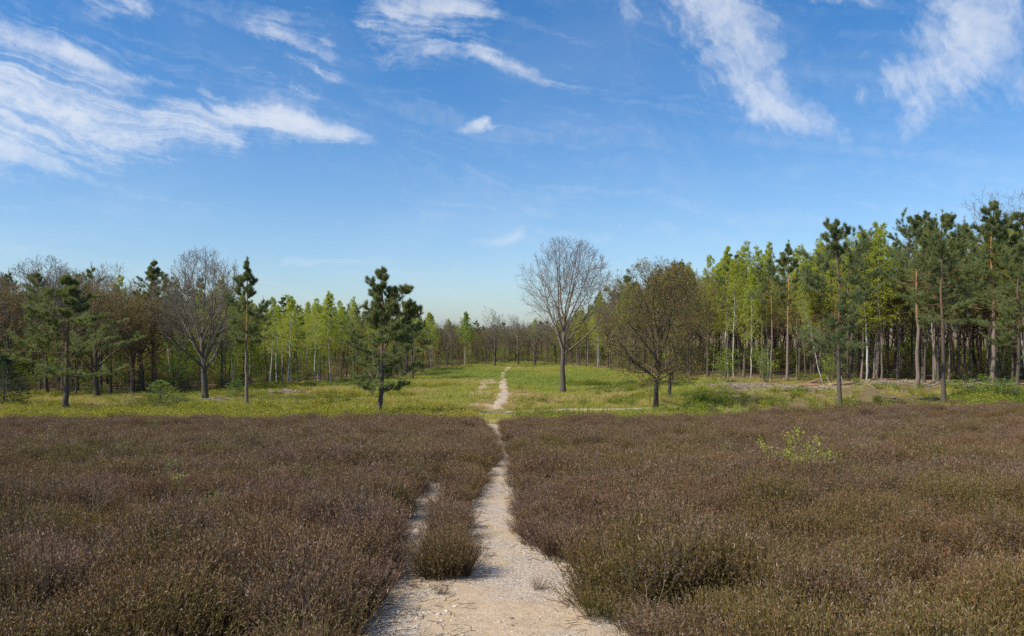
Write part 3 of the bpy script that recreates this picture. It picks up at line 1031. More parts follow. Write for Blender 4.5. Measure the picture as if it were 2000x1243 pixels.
def pine(seed, H=11.0, cb=0.5, W=2.2, r0=0.14, nb=30, mat='pine_bark', tn=25, shape='round', stubs=8, sub=7, tl=0.23, lean=0.0, needle='pine_needle', twin=False, nw=0.020, tp=0.88, gaps=0.16):
    rng = RS(seed)
    P0, R0 = trunk_line(rng, H, r0, 16, 0.014, 0.12, lean)
    L0 = np.array([H])
    if shape == 'round':
        prof = lambda t: W * (0.45 + 0.75 * np.sin(np.pi * np.clip(t * 0.85 + 0.15, 0, 1)) ** 0.8) * (1 - tp * t ** 1.5)
    else:
        prof = lambda t: W * (1.05 - 0.9 * t) + 0.12
    P1, R1, L1 = spawn(rng, P0, R0, L0, nb, cb, 0.955, lambda t: 98 - 50 * t ** 1.3, lambda t: prof(t) * rng.uniform(0.5, 1.32, len(t)), 6, 0.10, 0.10, 0.30, 0.3, absl=True)
    lv_t = [(P0, R0, 9)]
    if twin:   # second leader
        Pt, Rt, Lt = spawn(rng, P0, R0, L0, 1, 0.40, 0.41, lambda t: 24 + 0 * t, lambda t: H * 0.52 + 0 * t, 8, 0.10, 0.04, 0.7, 0.2, absl=True)
        Pu, Ru, Lu = spawn(rng, Pt, Rt, Lt, nb // 2, 0.25, 0.98, lambda t: 85 - 40 * t, lambda t: W * (0.75 - 0.45 * t), 6, 0.12, 0.10, 0.45, 0.3, absl=True)
        lv_t.append((Pt, Rt, 7))
        P1, R1, L1 = np.concatenate([P1, Pu]), np.concatenate([R1, Ru]), np.concatenate([L1, Lu])
    drop = rng.random(len(P1)) > gaps
    P1, R1, L1 = P1[drop], R1[drop], L1[drop]
    P2, R2, L2 = spawn(rng, P1, R1, L1, sub, 0.25, 1.0, lambda t: 52 - 12 * t, lambda t: 0.52 - 0.22 * t, 4, 0.10, 0.12, 0.5, 0.35, flat=0.8)
    lv_b = [(P1, R1, 5), (P2, R2, 3)]
    if stubs:
        Ps, Rs_, _ = spawn(rng, P0, R0, L0, stubs, 0.12, cb, lambda t: 88 - 10 * t, lambda t: 0.25 + 0.7 * t, 4, -0.03, 0.12, 0.22, 0.3, absl=True)
        lv_b.append((Ps, Rs_, 3))
    trunk = wood_part("trunk", lv_t + lv_b, MAT[mat], H)
    c2, d2 = sample(rng, P2, 8, 0.2, 1.0)
    c1, d1 = sample(rng, P1, 8, 0.5, 1.0)
    c0, d0 = sample(rng, P0, 5, 0.93, 1.0)
    C, D = np.concatenate([c2, c1, c0]), np.concatenate([d2, d1, d0])
    V, f, r = needles(rng, C, D, tn, tl, nw)
    cr = mesh("crown", V, [f], dict(rnd=r))
    cr.materials.append(MAT[needle])
    return ("pine_tree", [("trunk", trunk), ("crown", cr)]), H


def spruce(seed, H, W, needle='spruce_needle', nb=60, tn=10, name="spruce_tree", nw=0.02):
    rng = RS(seed)
    P0, R0 = trunk_line(rng, H, 0.03 + H * 0.012, 10, 0.004)
    P1, R1, L1 = spawn(rng, P0, R0, np.array([H]), nb, 0.04, 0.98, lambda t: 98 - 40 * t, lambda t: W * (1.0 - 0.93 * t) + 0.06, 5, 0.03, 0.07, 0.35, 0.3, absl=True)
    P2, R2, L2 = spawn(rng, P1, R1, L1, 6, 0.2, 1.0, lambda t: 48 + 0 * t, lambda t: 0.42 - 0.2 * t, 3, 0.0, 0.08, 0.5, 0.4, flat=0.7)
    trunk = wood_part("trunk", [(P0, R0, 7), (P1, R1, 3), (P2, R2, 3)], MAT['grey_bark'], H)
    c2, d2 = sample(rng, P2, 4, 0.2, 1.0); c1, d1 = sample(rng, P1, 6, 0.3, 1.0); c0, d0 = sample(rng, P0, 10, 0.9, 1.0)
    V, f, r = needles(rng, np.concatenate([c2, c1, c0]), np.concatenate([d2, d1, d0]), tn, 0.045 + 0.028 * H ** 0.6, nw, 0.8, 0.15)
    cr = mesh("crown", V, [f], dict(rnd=r)); cr.materials.append(MAT[needle])
    return (name, [("trunk", trunk), ("crown", cr)]), H


def birch(seed, H=13.0, cb=0.36, W=1.7, r0=0.10, nb=38, nl=14, size=0.085, leaf='birch_leaf', mat='birch_bark', lean=0.0):
    rng = RS(seed)
    P0, R0 = trunk_line(rng, H, r0, 16, 0.016, 0.08, lean, 1.2)
    P1, R1, L1 = spawn(rng, P0, R0, np.array([H]), nb, cb, 0.98, lambda t: 50 - 18 * t, lambda t: W * (1.25 - 0.75 * t) * (0.5 + 0.5 * np.sin(np.pi * np.clip(t + .12, 0, 1))), 6, 0.02, 0.07, 0.38, 0.25, absl=True)
    P2, R2, L2 = spawn(rng, P1, R1, L1, 7, 0.2, 1.0, lambda t: 46 - 10 * t, lambda t: 0.5 - 0.2 * t, 5, -0.16, 0.10, 0.45, 0.3)
    P3, R3, L3 = spawn(rng, P2, R2, L2, 3, 0.3, 1.0, lambda t: 40 + 0 * t, lambda t: 0.55 + 0 * t, 3, -0.30, 0.10, 0.6, 0.4)
    trunk = wood_part("trunk", [(P0, R0, 8), (P1, R1, 4), (P2, R2, 3), (P3, R3, 3)], MAT[mat], H)
    c, _ = sample(rng, np.concatenate([P2[:, ::2], P3]), nl, 0.15, 1.0)
    V, f, r = leaves(rng, c, size, 0.05, 0.5)
    cr = mesh("crown", V, [f], dict(rnd=r)); cr.materials.append(MAT[leaf])
    return ("birch_tree", [("trunk", trunk), ("crown", cr)]), H


def fit_dome(P, L, H, dome, most):
    """stretch or shorten branches so that their tips stay inside the crown's outline"""
    a, c, b = (v * H for v in dome)
    base = P[:, :1]
    f = np.full(len(P), 0.18)
    jit = 1.0 + RS(len(P)).normal(0, 0.06, len(P))
    for k in np.linspace(0.2, most, 34):
        tip = base[:, 0] + (P[:, -1] - base[:, 0]) * k
        e = (tip[:, 0] ** 2 + tip[:, 1] ** 2) / a ** 2 + (tip[:, 2] - c) ** 2 / b ** 2
        f = np.where(e < jit, k, f)
    return base + (P - base) * f[:, None, None], L * f


def broad(seed, H=12.0, fork=0.22, nl0=9, spread=34, W=0.62, leaf=None, nleaf=0, size=0.06, mat='grey_bark', r0=0.26, twigs=(7, 6, 5), up=0.05, name="bare_tree", low=0, twr=0.008, wig=0.07, tl=0.62, dome=None):
    """a broadleaf tree with several ascending leaders"""
    rng = RS(seed)
    P0, R0 = trunk_line(rng, H * tl, r0, 12, 0.02, 0.45)
    P1, R1, L1 = spawn(rng, P0, R0, np.array([H]), nl0, fork / tl, 0.99, lambda t: spread * (1.35 - 0.9 * t), lambda t: W - 0.17 * t, 9, up, wig, 0.62, 0.16)
    if dome: P1, L1 = fit_dome(P1, L1, H, dome, 1.9)
    levels = [(P1, R1, 6)]
    if low:
        Pl, Rl, Ll = spawn(rng, P0, R0, np.array([H]), low, fork / tl * 0.75, fork / tl * 1.5, lambda t: 78 - 10 * t, lambda t: 0.36 + 0 * t, 8, 0.03, 0.12, 0.45, 0.18)
        levels.append((Pl, Rl, 5))
        Pn, Rn, Ln = spawn(rng, Pl, Rl, Ll, 7, 0.25, 0.98, lambda t: 48 + 0 * t, lambda t: 0.5 - 0.2 * t, 6, 0.04, 0.12, 0.55, 0.25)
    P2, R2, L2 = spawn(rng, P1, R1, L1, twigs[0], 0.18, 0.98, lambda t: 40 - 10 * t, lambda t: 0.50 - 0.22 * t, 6, up, 0.09, 0.55, 0.22)
    if dome: P2, L2 = fit_dome(P2, L2, H, dome, 1.15)
    if low: P2, R2, L2 = np.concatenate([P2, Pn]), np.concatenate([R2, Rn]), np.concatenate([L2, Ln])
    P3, R3, L3 = spawn(rng, P2, R2, L2, twigs[1], 0.15, 1.0, lambda t: 40 + 0 * t, lambda t: 0.46 - 0.18 * t, 4, up, 0.12, 0.55, 0.35)
    if dome: P3, L3 = fit_dome(P3, L3, H, dome, 1.0)
    R3 = np.maximum(R3, twr)
    P4, R4, L4 = spawn(rng, P3, R3, L3, twigs[2], 0.15, 1.0, lambda t: 38 + 0 * t, lambda t: 0.55 + 0 * t, 3, up, 0.12, 0.7, 0.5)
    R4 = np.maximum(R4, twr * 0.7)
    if dome: P4, L4 = fit_dome(P4, L4, H, dome, 1.0)
    z = H / max(np.quantile(P4[..., 2], 0.999), 0.1)
    twg = [(P2 * z, R2, 4), (P3 * z, R3, 3), (P4 * z, R4, 3)]
    if nleaf:
        trunk = wood_part("trunk", [(P0 * z, R0, 10)] + [(p * z, r, s) for p, r, s in levels] + twg, MAT[mat], H)
        parts = [("trunk", trunk)]
    else:
        parts = [("trunk", wood_part("trunk", [(P0 * z, R0, 10)] + [(p * z, r, s) for p, r, s in levels], MAT[mat], H)),
                 ("crown", wood_part("crown", twg, MAT[mat], H))]
    if nleaf:
        c, _ = sample(rng, P4 * z, nleaf, 0.2, 1.0)
        V, f, r = leaves(rng, c, size, size * 0.8)
        cr = mesh("crown", V, [f], dict(rnd=r)); cr.materials.append(MAT[leaf])
        parts.append(("crown", cr))
    return (name, parts), H


def bush(seed, H, W, leaf, n, size, name="shrub", ns=9, mat='grey_bark'):
    rng = RS(seed)
    az = np.arange(ns) * 2.4 + rng.random(ns)
    d = unit(np.stack([np.cos(az) * W / H * 0.55, np.sin(az) * W / H * 0.55, np.ones(ns)], 1) + rng.normal(0, 0.15, (ns, 3)))
    L = H * rng.uniform(0.7, 1.1, ns)
    P = (rng.normal(0, 0.04 * W, (ns, 1, 3)) * np.array([1, 1, 0])) + d[:, None] * np.linspace(-0.02, 1, 6)[None, :, None] * L[:, None, None]
    P = P + np.cumsum(rng.normal(0, 0.025 * H, P.shape), 1) * np.linspace(0, 1, 6)[None, :, None]
    R = np.tile(np.linspace(1, 0.25, 6), (ns, 1)) * (0.006 + 0.006 * H)
    P2, R2, L2 = spawn(rng, P, R, L, 7, 0.2, 0.98, lambda t: 45 + 0 * t, lambda t: 0.42 - 0.2 * t, 4, 0.02, 0.15, 0.6, 0.3)
    st = wood_part("stems", [(P, R, 4), (P2, R2, 3)], MAT[mat], H)
    c, _ = sample(rng, P2, max(1, n // len(P2)), 0.15, 1.0)
    V, f, r = leaves(rng, c, size, size * 0.9)
    cr = mesh("leaves", V, [f], dict(rnd=r)); cr.materials.append(MAT[leaf])
    return (name, [("stems", st), ("leaves", cr)]), H


HEROES = []   # (px column, short description) used as landmarks for the labels of the trees behind


def hero(proto, px, base, top, label, cat, rz=0.0, wide=1.0, group=None, tilt=(0, 0), mark=None):
    p, H = proto
    x, y = ground_at(px, base)
    h = (base - top) / F * y
    s = h / H
    o = place(p, (x, y, float(gz(x, y)) - 0.03), rz, (s * wide, s * wide, s), label, cat, group, tilt)
    if mark: HEROES.append((px, mark))
    TAKEN.append((x, y))
    return o


TAKEN = []

# --- single trees on and beside the heath, from the left
hero(spruce(1, 5.5, 3.0, nb=130, tn=14), 8, 797, 690, "dense dark conifer skirted to the ground at the left end of the wood", "conifer", mark="the low dark conifer")
hero(pine(2, 9.5, 0.24, 3.0, 0.17, 44, sub=7, tn=25, stubs=5), 128, 803, 533, "broad dark pine with low layered boughs behind the heather near the dark conifer", "pine tree", 0.4, 1.3, mark="the broad low-boughed pine")
hero(pine(3, 11.0, 0.56, 1.7, 0.14, 30, mat='sunlit_pine_bark', tn=25), 303, 764, 504, "tall slim pine with a pale bare trunk above the bright green young spruce", "pine tree", 1.2, mark="the pale slim pine")
hero(broad(4, 12.5, 0.17, 12, 42, 0.66, r0=0.30, twigs=(9, 7, 5), up=0.075, tl=0.45, twr=0.010, dome=(0.31, 0.60, 0.41)), 400, 785, 481, "big leafless tree with dark forked trunk and grey twigs beside the leaning pine", "bare tree", 0.7, 0.95, mark="the big forked leafless tree")
hero(pine(5, 11.0, 0.42, 1.75, 0.14, 32, mat='sunlit_pine_bark', tn=25, stubs=14, lean=0.02), 482, 797, 500, "pale trunked pine leaning slightly with dead stubs low on its trunk", "pine tree", 2.0, mark="the leaning stubbed pine")
hero(pine(6, 9.6, 0.13, 2.4, 0.17, 46, tp=0.80, gaps=0.22, tn=25, sub=7, stubs=3, twin=True), 743, 816, 517, "two-topped pine with boughs to the grass standing alone left of the path", "pine tree", 5.2, mark="the two-topped pine")
hero(pine(7, 9.0, 0.34, 1.6, 0.13, 28, tn=25), 806, 742, 583, "dark pine at the meadow edge just behind the two-topped pine", "pine tree", 0.3, mark="the meadow edge pine")
hero(broad(8, 11.0, 0.2, 9, 42, 0.6, leaf='oak_bud', nleaf=3, size=0.08, mat='oak_bark', name="oak_tree", low=3, up=0.03, wig=0.12), 190, 778, 530, "brown budding oak with wide crooked limbs beside the broad low pine", "oak tree", 1.0, mark="the crooked brown oak")
hero(broad(9, 11.0, 0.25, 9, 38, 0.6, leaf='oak_bud', nleaf=3, size=0.08, mat='oak_bark', name="oak_tree", low=2, up=0.04, wig=0.12), 259, 775, 540, "dark trunked oak in brown bud between the crooked oak and the slim pine", "oak tree", 2.4, mark="the dark trunked oak")
hero(broad(10, 14.0, 0.24, 13, 40, 0.66, r0=0.27, twigs=(9, 7, 5), up=0.055, wig=0.06, tl=0.5, twr=0.010, dome=(0.36, 0.62, 0.39)), 1099, 769, 461, "tall leafless tree with a rounded fan of twigs alone beside the meadow track", "bare tree", 2.6, 1.0, mark="the lone leafless tree")
hero(broad(11, 10.0, 0.2, 18, 46, 0.60, leaf='oak_bud', nleaf=2, size=0.08, mat='oak_bark', r0=0.18, twigs=(8, 7, 5), name="oak_tree", low=7, up=0.035, wig=0.12, tl=0.6, dome=(0.41, 0.55, 0.46)), 1280, 801, 504, "broad olive brown oak just coming into leaf in front of the birches", "oak tree", 0.5, 1.0, mark="the broad olive oak")
hero(broad(12, 8.0, 0.2, 9, 46, 0.6, leaf='oak_bud', nleaf=3, size=0.08, mat='oak_bark', r0=0.16, name="oak_tree", low=3, up=0.03, wig=0.13), 1308, 782, 590, "smaller oak half hidden behind the broad olive oak", "oak tree", 2.0, mark="the smaller oak")
hero(pine(13, 11.5, 0.30, 3.0, 0.17, 44, tp=0.62, tn=25, sub=7, stubs=4), 1640, 801, 428, "large front pine with dark lower trunk between log pile and heather", "pine tree", 1.4, 0.9, mark="the large front pine")
hero(pine(14, 14.0, 0.55, 3.0, 0.17, 38, tp=0.7, tn=25, mat='sunlit_pine_bark'), 1790, 757, 413, "tall pine with a straight sunlit orange trunk at the edge of the wood", "pine tree", 0.9, mark="the orange trunked pine")
hero(pine(15, 13.0, 0.42, 3.0, 0.16, 40, tp=0.7, tn=25), 1843, 786, 410, "tall dark pine rising from the heather edge right of the orange trunked pine", "pine tree", 2.2, mark="the tall dark pine")
hero(pine(16, 14.0, 0.36, 3.4, 0.18, 46, tp=0.65, tn=25, mat='sunlit_pine_bark'), 1938, 757, 388, "tallest pine with a big dark crown beside the tree in yellow bud", "pine tree", 0.2, mark="the tallest dark pine")
hero(pine(17, 13.0, 0.28, 3.2, 0.17, 44, tp=0.65, tn=25), 1985, 770, 470, "dark full pine at the right end of the wood", "pine tree", 1.7, mark="the rightmost full pine")
hero(broad(18, 16.0, 0.35, 12, 28, 0.55, leaf='tan_bud', nleaf=1, size=0.09, twigs=(7, 6, 4), name="budding_tree"), 1992, 742, 366, "tall tree in yellow brown bud topping the wood at the right end", "budding tree", 0.4, mark="the yellow budding tree")
b1 = birch(30, 13.0, 0.30, 1.9, 0.09, nl=17, size=0.095)
b2 = birch(31, 13.5, 0.36, 1.8, 0.10)
b3 = birch(32, 12.0, 0.28, 1.9, 0.09)
b4 = birch(33, 12.0, 0.4, 1.6, 0.10, nl=7)
hero(b1, 1422, 736, 482, "white trunked birch in bright yellow green leaf right of the broad oak", "birch tree", 0.2, mark="the bright birch")
hero(b2, 1500, 733, 474, "birch with a clean white trunk above a leafy green shrub", "birch tree", 1.9, mark="the clean white birch")
hero(b4, 1606, 749, 545, "leaning white birch slanting over the log pile", "birch tree", 0.0, 0.8, tilt=(0, math.radians(-13)), mark="the leaning white birch")
hero(b3, 1712, 740, 437, "mottled birch with light green crown between the front pine and the orange pine", "birch tree", 0.8, mark="the mottled birch")
hero(b3, 1467, 742, 520, "slender birch between the bright birch and the clean white birch", "birch tree", 2.6, 0.8)
hero(pine(34, 12.5, 0.55, 1.5, 0.13, 26, tn=25, mat='sunlit_pine_bark'), 1536, 748, 468, "slim pine with orange upper trunk left of the leaning birch", "pine tree", 0.5, mark="the slim orange pine")
hero(b2, 562, 757, 576, "forked pale birch in yellow green leaf right of the pale leaning pine", "birch tree", 0.4, 1.25, mark="the forked pale birch")
hero(b1, 645, 752, 574, "birch with a chalky trunk left of the two-topped pine", "birch tree", 2.4, 1.1, mark="the chalky birch")
hero(b4, 616, 754, 583, "grey trunked birch between the forked birch and the chalky birch", "birch tree", 1.4, 1.1)
hero(b3, 1168, 722, 590, "yellow green birch between the lone leafless tree and the oak", "birch tree", 1.0, 1.1, mark="the small birch")
hero(birch(35, 9.0, 0.4, 1.5, 0.09, leaf='fresh_leaf'), 908, 716, 611, "light green topped tree in the far wood left of the track", "birch tree", 0.5, 1.0, mark="the light green far tree")
fb = [broad(36 + i, 11.0, 0.14, 10, 36, 0.62, twigs=(7, 6, 4), leaf='tan_bud', nleaf=(0, 1, 1)[i], size=0.05, twr=0.012) for i in range(3)]
hero(fb[0], 966, 716, 597, "brown leafless tree at the head of the meadow track", "bare tree", 0.3, 0.9, mark="the tree ending the track")
hero(fb[1], 1012, 714, 613, "russet twiggy tree at the far wood right beside the track's end", "bare tree", 0.9, 1.0)
hero(fb[2], 1045, 715, 622, "low russet tree in the far wood behind the lone leafless tree", "bare tree", 2.0, 1.1)

# --- the woods
def woods():
    rng = RS(91)
    poles = [pine(400 + i, 13.0, cb, w, 0.115, 27, mat=m, tn=15, sub=6, stubs=9, tp=0.75) for i, (cb, w, m) in enumerate(((0.58, 2.0, 'pine_bark'), (0.52, 2.3, 'pine_bark'), (0.62, 1.9, 'sunlit_pine_bark'), (0.46, 2.3, 'pine_bark'), (0.55, 2.1, 'sunlit_pine_bark')))]
    birs = [birch(420 + i, 13.0, cb, 2.1, 0.085, nl=8, size=0.10, mat=('birch_bark', 'grey_bark', 'pole_bark')[i]) for i, cb in enumerate((0.35, 0.45, 0.3))]
    oaks = [broad(430 + i, 12.0, f, 9, 34, 0.6, leaf=l, nleaf=3, size=0.095, twigs=(6, 5, 4), mat='oak_bark', r0=0.17, name="oak_tree", wig=0.1) for i, (f, l) in enumerate(((0.3, 'oak_bud'), (0.25, 'tan_bud'), (0.32, 'oak_bud')))]
    bares = [broad(440 + i, 13.0, 0.25, 10, 30, 0.6, twigs=(7, 6, 4), r0=0.17, twr=0.012, tl=0.5, dome=(0.26, 0.62, 0.4)) for i in range(3)]
    greens = [birch(450 + i, 9.0, 0.15, 1.9, 0.06, nl=6, size=0.10, leaf='fresh_leaf', mat='grey_bark') for i in range(2)]
    greens = [(("leafy_tree", g_[0][1]), g_[1]) for g_ in greens]
    sky_px = np.array([-700, 0, 60, 150, 260, 330, 470, 540, 700, 790, 860, 940, 1060, 1140, 1200, 1270, 1340, 1400, 1450, 1560, 1640, 1750, 1850, 1950, 2000, 2700])
    sky_py = np.array([500, 498, 505, 512, 525, 540, 560, 586, 584, 598, 622, 632, 630, 602, 556, 528, 504, 490, 490, 478, 462, 446, 430, 415, 400, 380])
    kinds = dict(pine=(poles, "pine tree"), birch=(birs, "birch tree"), oak=(oaks, "oak tree"), bare=(bares, "bare tree"), green=(greens, "leafy tree"))
    names = ['pine', 'birch', 'oak', 'bare', 'green']
    BATCH = {}
    mix_px = np.array([-700, 0, 250, 450, 540, 700, 860, 940, 1060, 1150, 1350, 1420, 1560, 1700, 2700])
    mix = np.array([[.25, .0, .37, .28, .10], [.25, .0, .37, .28, .10], [.24, .04, .32, .24, .16], [.30, .30, .10, .10, .20], [.28, .60, .03, .01, .08], [.35, .50, .05, .02, .08],
                    [.60, .20, .1, .05, .05], [.25, .05, .45, .25, .0], [.25, .1, .40, .2, .05], [.30, .35, .25, .05, .05], [.30, .38, .25, .0, .07], [.28, .58, .06, .0, .08],
                    [.45, .45, .03, .02, .05], [.58, .34, .02, .02, .04], [.70, .20, .05, .02, .03]])
    X, Y = poisson_like(rng, -78, 66, 60, 182, 1.95)
    px = CX + X / Y * F
    dep = Y - wood_front(X, Y)
    k = (dep > 0) & (dep < 17) & (px > -60) & (px < 2060)
    k &= ~((px > 930) & (px < 1010) & (dep < 1.5))
    X, Y, px, dep = X[k], Y[k], px[k], dep[k]
    keep = rng.random(len(X)) < np.where(dep < 8, 0.72, 0.5)
    X, Y, px, dep = X[keep], Y[keep], px[keep], dep[keep]
    marks = sorted(HEROES)
    mp = np.array([a for a, _ in marks])
    T = np.array(TAKEN)
    for x, y, p, d in zip(X, Y, px, dep):
        if np.min(np.hypot(T[:, 0] - x, T[:, 1] - y)) < 1.3: continue
        pr = np.array([np.interp(p, mix_px, mix[:, c]) for c in range(5)])
        kind = names[rng.choice(5, p=pr / pr.sum())]
        protos, cat = kinds[kind]
        i = int(rng.integers(len(protos)))
        proto, H = protos[i]
        yf = float(np.interp(p, _wood_px, _wood_y))
        by = HY + (CAMZ - float(gz(x, y))) / y * F
        ys = float(np.interp(p, sky_px, sky_py))
        front_h = (HY - ys) / F * yf + CAMZ - float(gz((p - CX) / F * yf, yf))
        h = front_h * rng.uniform(0.90, 1.09)
        if kind == 'green': h *= rng.uniform(0.45, 0.75)
        if kind == 'oak': h *= rng.uniform(0.85, 1.0)
        s = h / H
        w_ = s * rng.uniform(0.85, 1.15) if kind != 'pine' else s * rng.uniform(0.8, 1.1)
        j = int(np.argmin(np.abs(mp - p)))
        lm = marks[j][1]
        BATCH.setdefault((marks[j][1], kind), []).append((p, proto, (x, y, float(gz(x, y)) - 0.05), rng.random() * 6.283, (w_, w_, s), (rng.normal(0, 0.02), rng.normal(0, 0.02))))
    one = dict(pine="slim pine", birch="slender birch", oak="budding oak", bare="leafless grey tree", green="fresh green tree")
    many = dict(pine="slim pines", birch="slender birches", oak="budding oaks", bare="leafless trees", green="leafy trees")
    nth = ("leftmost", "second from left", "third from left", "fourth from left", "fifth from left", "sixth from left", "seventh from left", "eighth from left",
           "ninth from left", "tenth from left", "eleventh from left", "twelfth from left", "thirteenth from left", "fourteenth from left", "fifteenth from left", "sixteenth from left")
    for (lm, kind), lst in BATCH.items():
        lst.sort(key=lambda a: a[0])
        for q, (p, proto, loc, rz, sc, tl) in enumerate(lst):
            if len(lst) == 1: lab = f"{one[kind]} in the wood behind {lm}"
            elif q == len(lst) - 1: lab = f"rightmost of the {many[kind]} in the wood behind {lm}"
            elif q < len(nth): lab = f"{nth[q]} of the {many[kind]} in the wood behind {lm}"
            else: lab = f"one of the last {many[kind]} in the wood behind {lm}"
            place(proto, loc, rz, sc, lab, kinds[kind][1], f"{many[kind]} in the wood behind {lm}", tl)
    # the wood goes on behind as one mass
    X, Y = poisson_like(rng, -160, 160, 66, 245, 3.1)
    px = CX + X / Y * F
    dep = Y - wood_front(X, Y)
    k = (((dep > 17) & (dep < 72)) | ((dep > 1) & (dep <= 17) & (np.abs(px - 1000) > 1060))) & (np.abs(px - 1000) < 1450)
    X, Y, px = X[k], Y[k], px[k]
    pm = [p for pr in (poles[:2] + oaks[:1] + bares[:1] + birs[:1]) for p in [pr]]
    # trunk, branches and crown of a kind share the points
    n = len(X)
    kind = rng.choice(len(pm), n, p=[.3, .2, .25, .15, .1])
    ys = np.interp(px, sky_px, sky_py); yf = np.interp(px, _wood_px, _wood_y)
    h = ((HY - ys) / F * yf + CAMZ + 3.9) * rng.uniform(0.75, 0.97, n)
    joined = [join_parts(p[0][1]) for p in pm]
    Hs = np.array([p[1] for p in pm])
    s = h / Hs[kind]
    scatter("distant_wood", np.stack([X, Y, gz(X, Y)], 1), joined, "deep part of the wood that reads as one mass of trunks and crowns", scl=np.stack([s, s, s], 1), idx=kind)


def join_parts(parts):
    V, F_, mats, mi, A, n = [], [], [], [], {'hgt': [], 'rnd': []}, 0
    for _, me in parts:
        nv = len(me.vertices)
        co = np.empty(nv * 3, np.float32); me.vertices.foreach_get("co", co)
        li = np.empty(len(me.loops), np.int32); me.loops.foreach_get("vertex_index", li)
        lt = np.empty(len(me.polygons), np.int32); me.polygons.foreach_get("loop_total", lt)
        w = int(lt[0])
        F_.append(li.reshape(-1, w) + n)
        V.append(co.reshape(-1, 3))
        for k in A:
            v = np.zeros(nv, np.float32)
            if k in me.attributes: me.attributes[k].data.foreach_get("value", v)
            A[k].append(v)
        mats.append(me.materials[0]); mi.append(np.full(len(lt), len(mats) - 1, np.int32))
        n += nv
    me = mesh("far_tree", np.concatenate(V), F_, {k: np.concatenate(v) for k, v in A.items()})
    for m in mats: me.materials.append(m)
    me.polygons.foreach_set("material_index", np.concatenate(mi))
    return me


woods()


# --- undergrowth in the woods
def undergrowth():
    rng = RS(95)
    a = [join_parts(bush(500 + i, 1.5, 1.5, lf, n, 0.07, mat='grey_bark')[0][1]) for i, (lf, n) in enumerate((('oak_bud', 500), ('fresh_leaf', 700), ('tan_bud', 300), ('fresh_leaf', 400)))]
    X, Y = poisson_like(rng, -90, 80, 58, 190, 1.5)
    px = CX + X / Y * F
    dep = Y - wood_front(X, Y)
    k = (dep > -0.5) & (dep < 48) & (px > -200) & (px < 2200) & ~((px > 940) & (px < 1010) & (dep < 3))
    X, Y, px, dep = X[k], Y[k], px[k], dep[k]
    dens = np.interp(px, [0, 500, 700, 1100, 1380, 1450, 2000], [0.7, 0.65, 0.6, 0.8, 0.6, 0.25, 0.3]) + 0.4 * sstep(10, 20, dep)
    k = rng.random(len(X)) < dens * np.where(dep < 3, 0.6, 1.0)
    X, Y, px, dep = X[k], Y[k], px[k], dep[k]
    s = rng.uniform(0.45, 1.25, len(X)) * np.interp(px, [0, 450, 700, 1400, 2000], [1.25, 1.2, 1.0, 0.75, 0.8]) * (0.6 + 0.4 * sstep(1, 8, dep) + 1.4 * sstep(16, 26, dep))
    idx = rng.choice(4, len(X), p=[.30, .24, .28, .18])
    scatter("undergrowth", np.stack([X, Y, gz(X, Y)], 1), a, "brown and green undergrowth on the floor of the wood", scl=np.stack([s, s, s], 1), idx=idx)


undergrowth()

# --- shrubs and young trees that can be told apart
ys_ = spruce(61, 2.0, 1.7, 'young_needle', 60, 9, "young_spruce", 0.016)
hero(ys_, 313, 786, 744, "bright green young spruce at the foot of the slim pale pine", "young spruce", 0.3, 1.5)
hero(ys_, 462, 781, 740, "small young spruce between the big leafless tree and the pale leaning pine", "young spruce", 1.3)
lb = bush(62, 2.6, 2.2, 'fresh_leaf', 1500, 0.09, "leafy_shrub")
hero(lb, 1496, 752, 680, "leafy green shrub at the foot of the clean white birch", "shrub", 0.2, 0.8)
hero(lb, 1625, 748, 690, "yellow green shrub beside the base of the leaning birch", "shrub", 1.2, 0.9)
hero(lb, 1418, 748, 680, "light green shrub below the bright birch right of the oak", "shrub", 2.0, 0.9)
hero(bush(63, 5.0, 3.6, 'fresh_leaf', 2600, 0.12, "leafy_shrub"), 350, 772, 650, "tall fresh green hazel between the slim pine and the big leafless tree", "shrub", 0.5, 0.7)
hero(lb, 1950, 785, 735, "dark green low shrub beneath the tallest dark pine", "shrub", 1.1, 1.6)
hero(lb, 1905, 780, 735, "green shrub between the two tall dark pines at the heather edge", "shrub", 2.1, 1.5)
hero(lb, 1985, 785, 740, "low green shrub at the right end of the wood edge", "shrub", 0.1, 1.6)
hero(lb, 1235, 818, 790, "ground hugging green bush left of the broad oak's trunk", "shrub", 0.4, 2.2)

# --- saplings standing in the heather
def sapling(px, py, top, w, label, kind='leaf', seed=0, cat="sapling"):
    x, y = ground_at(px, py)
    h = (py - top) / F * y + 0.11
    wd = w / F * y
    if kind == 'leaf':
        p, H = bush(700 + seed, h, wd * 0.9, 'sapling_leaf', 2600, 0.042, "birch_sapling", 9)
    elif kind == 'sprig':
        p, H = bush(700 + seed, h, max(wd * 0.6, 0.06), 'sapling_leaf', 130, 0.03, "birch_sapling", 3)
    else:
        p, H = bush(700 + seed, h, wd * 0.8, 'seedling_leaf', 260, 0.036, "green_seedling", 5)
    place(p, (x, y, float(gz(x, y))), seed * 1.3, 1.0, label, cat, "young trees in the heather")


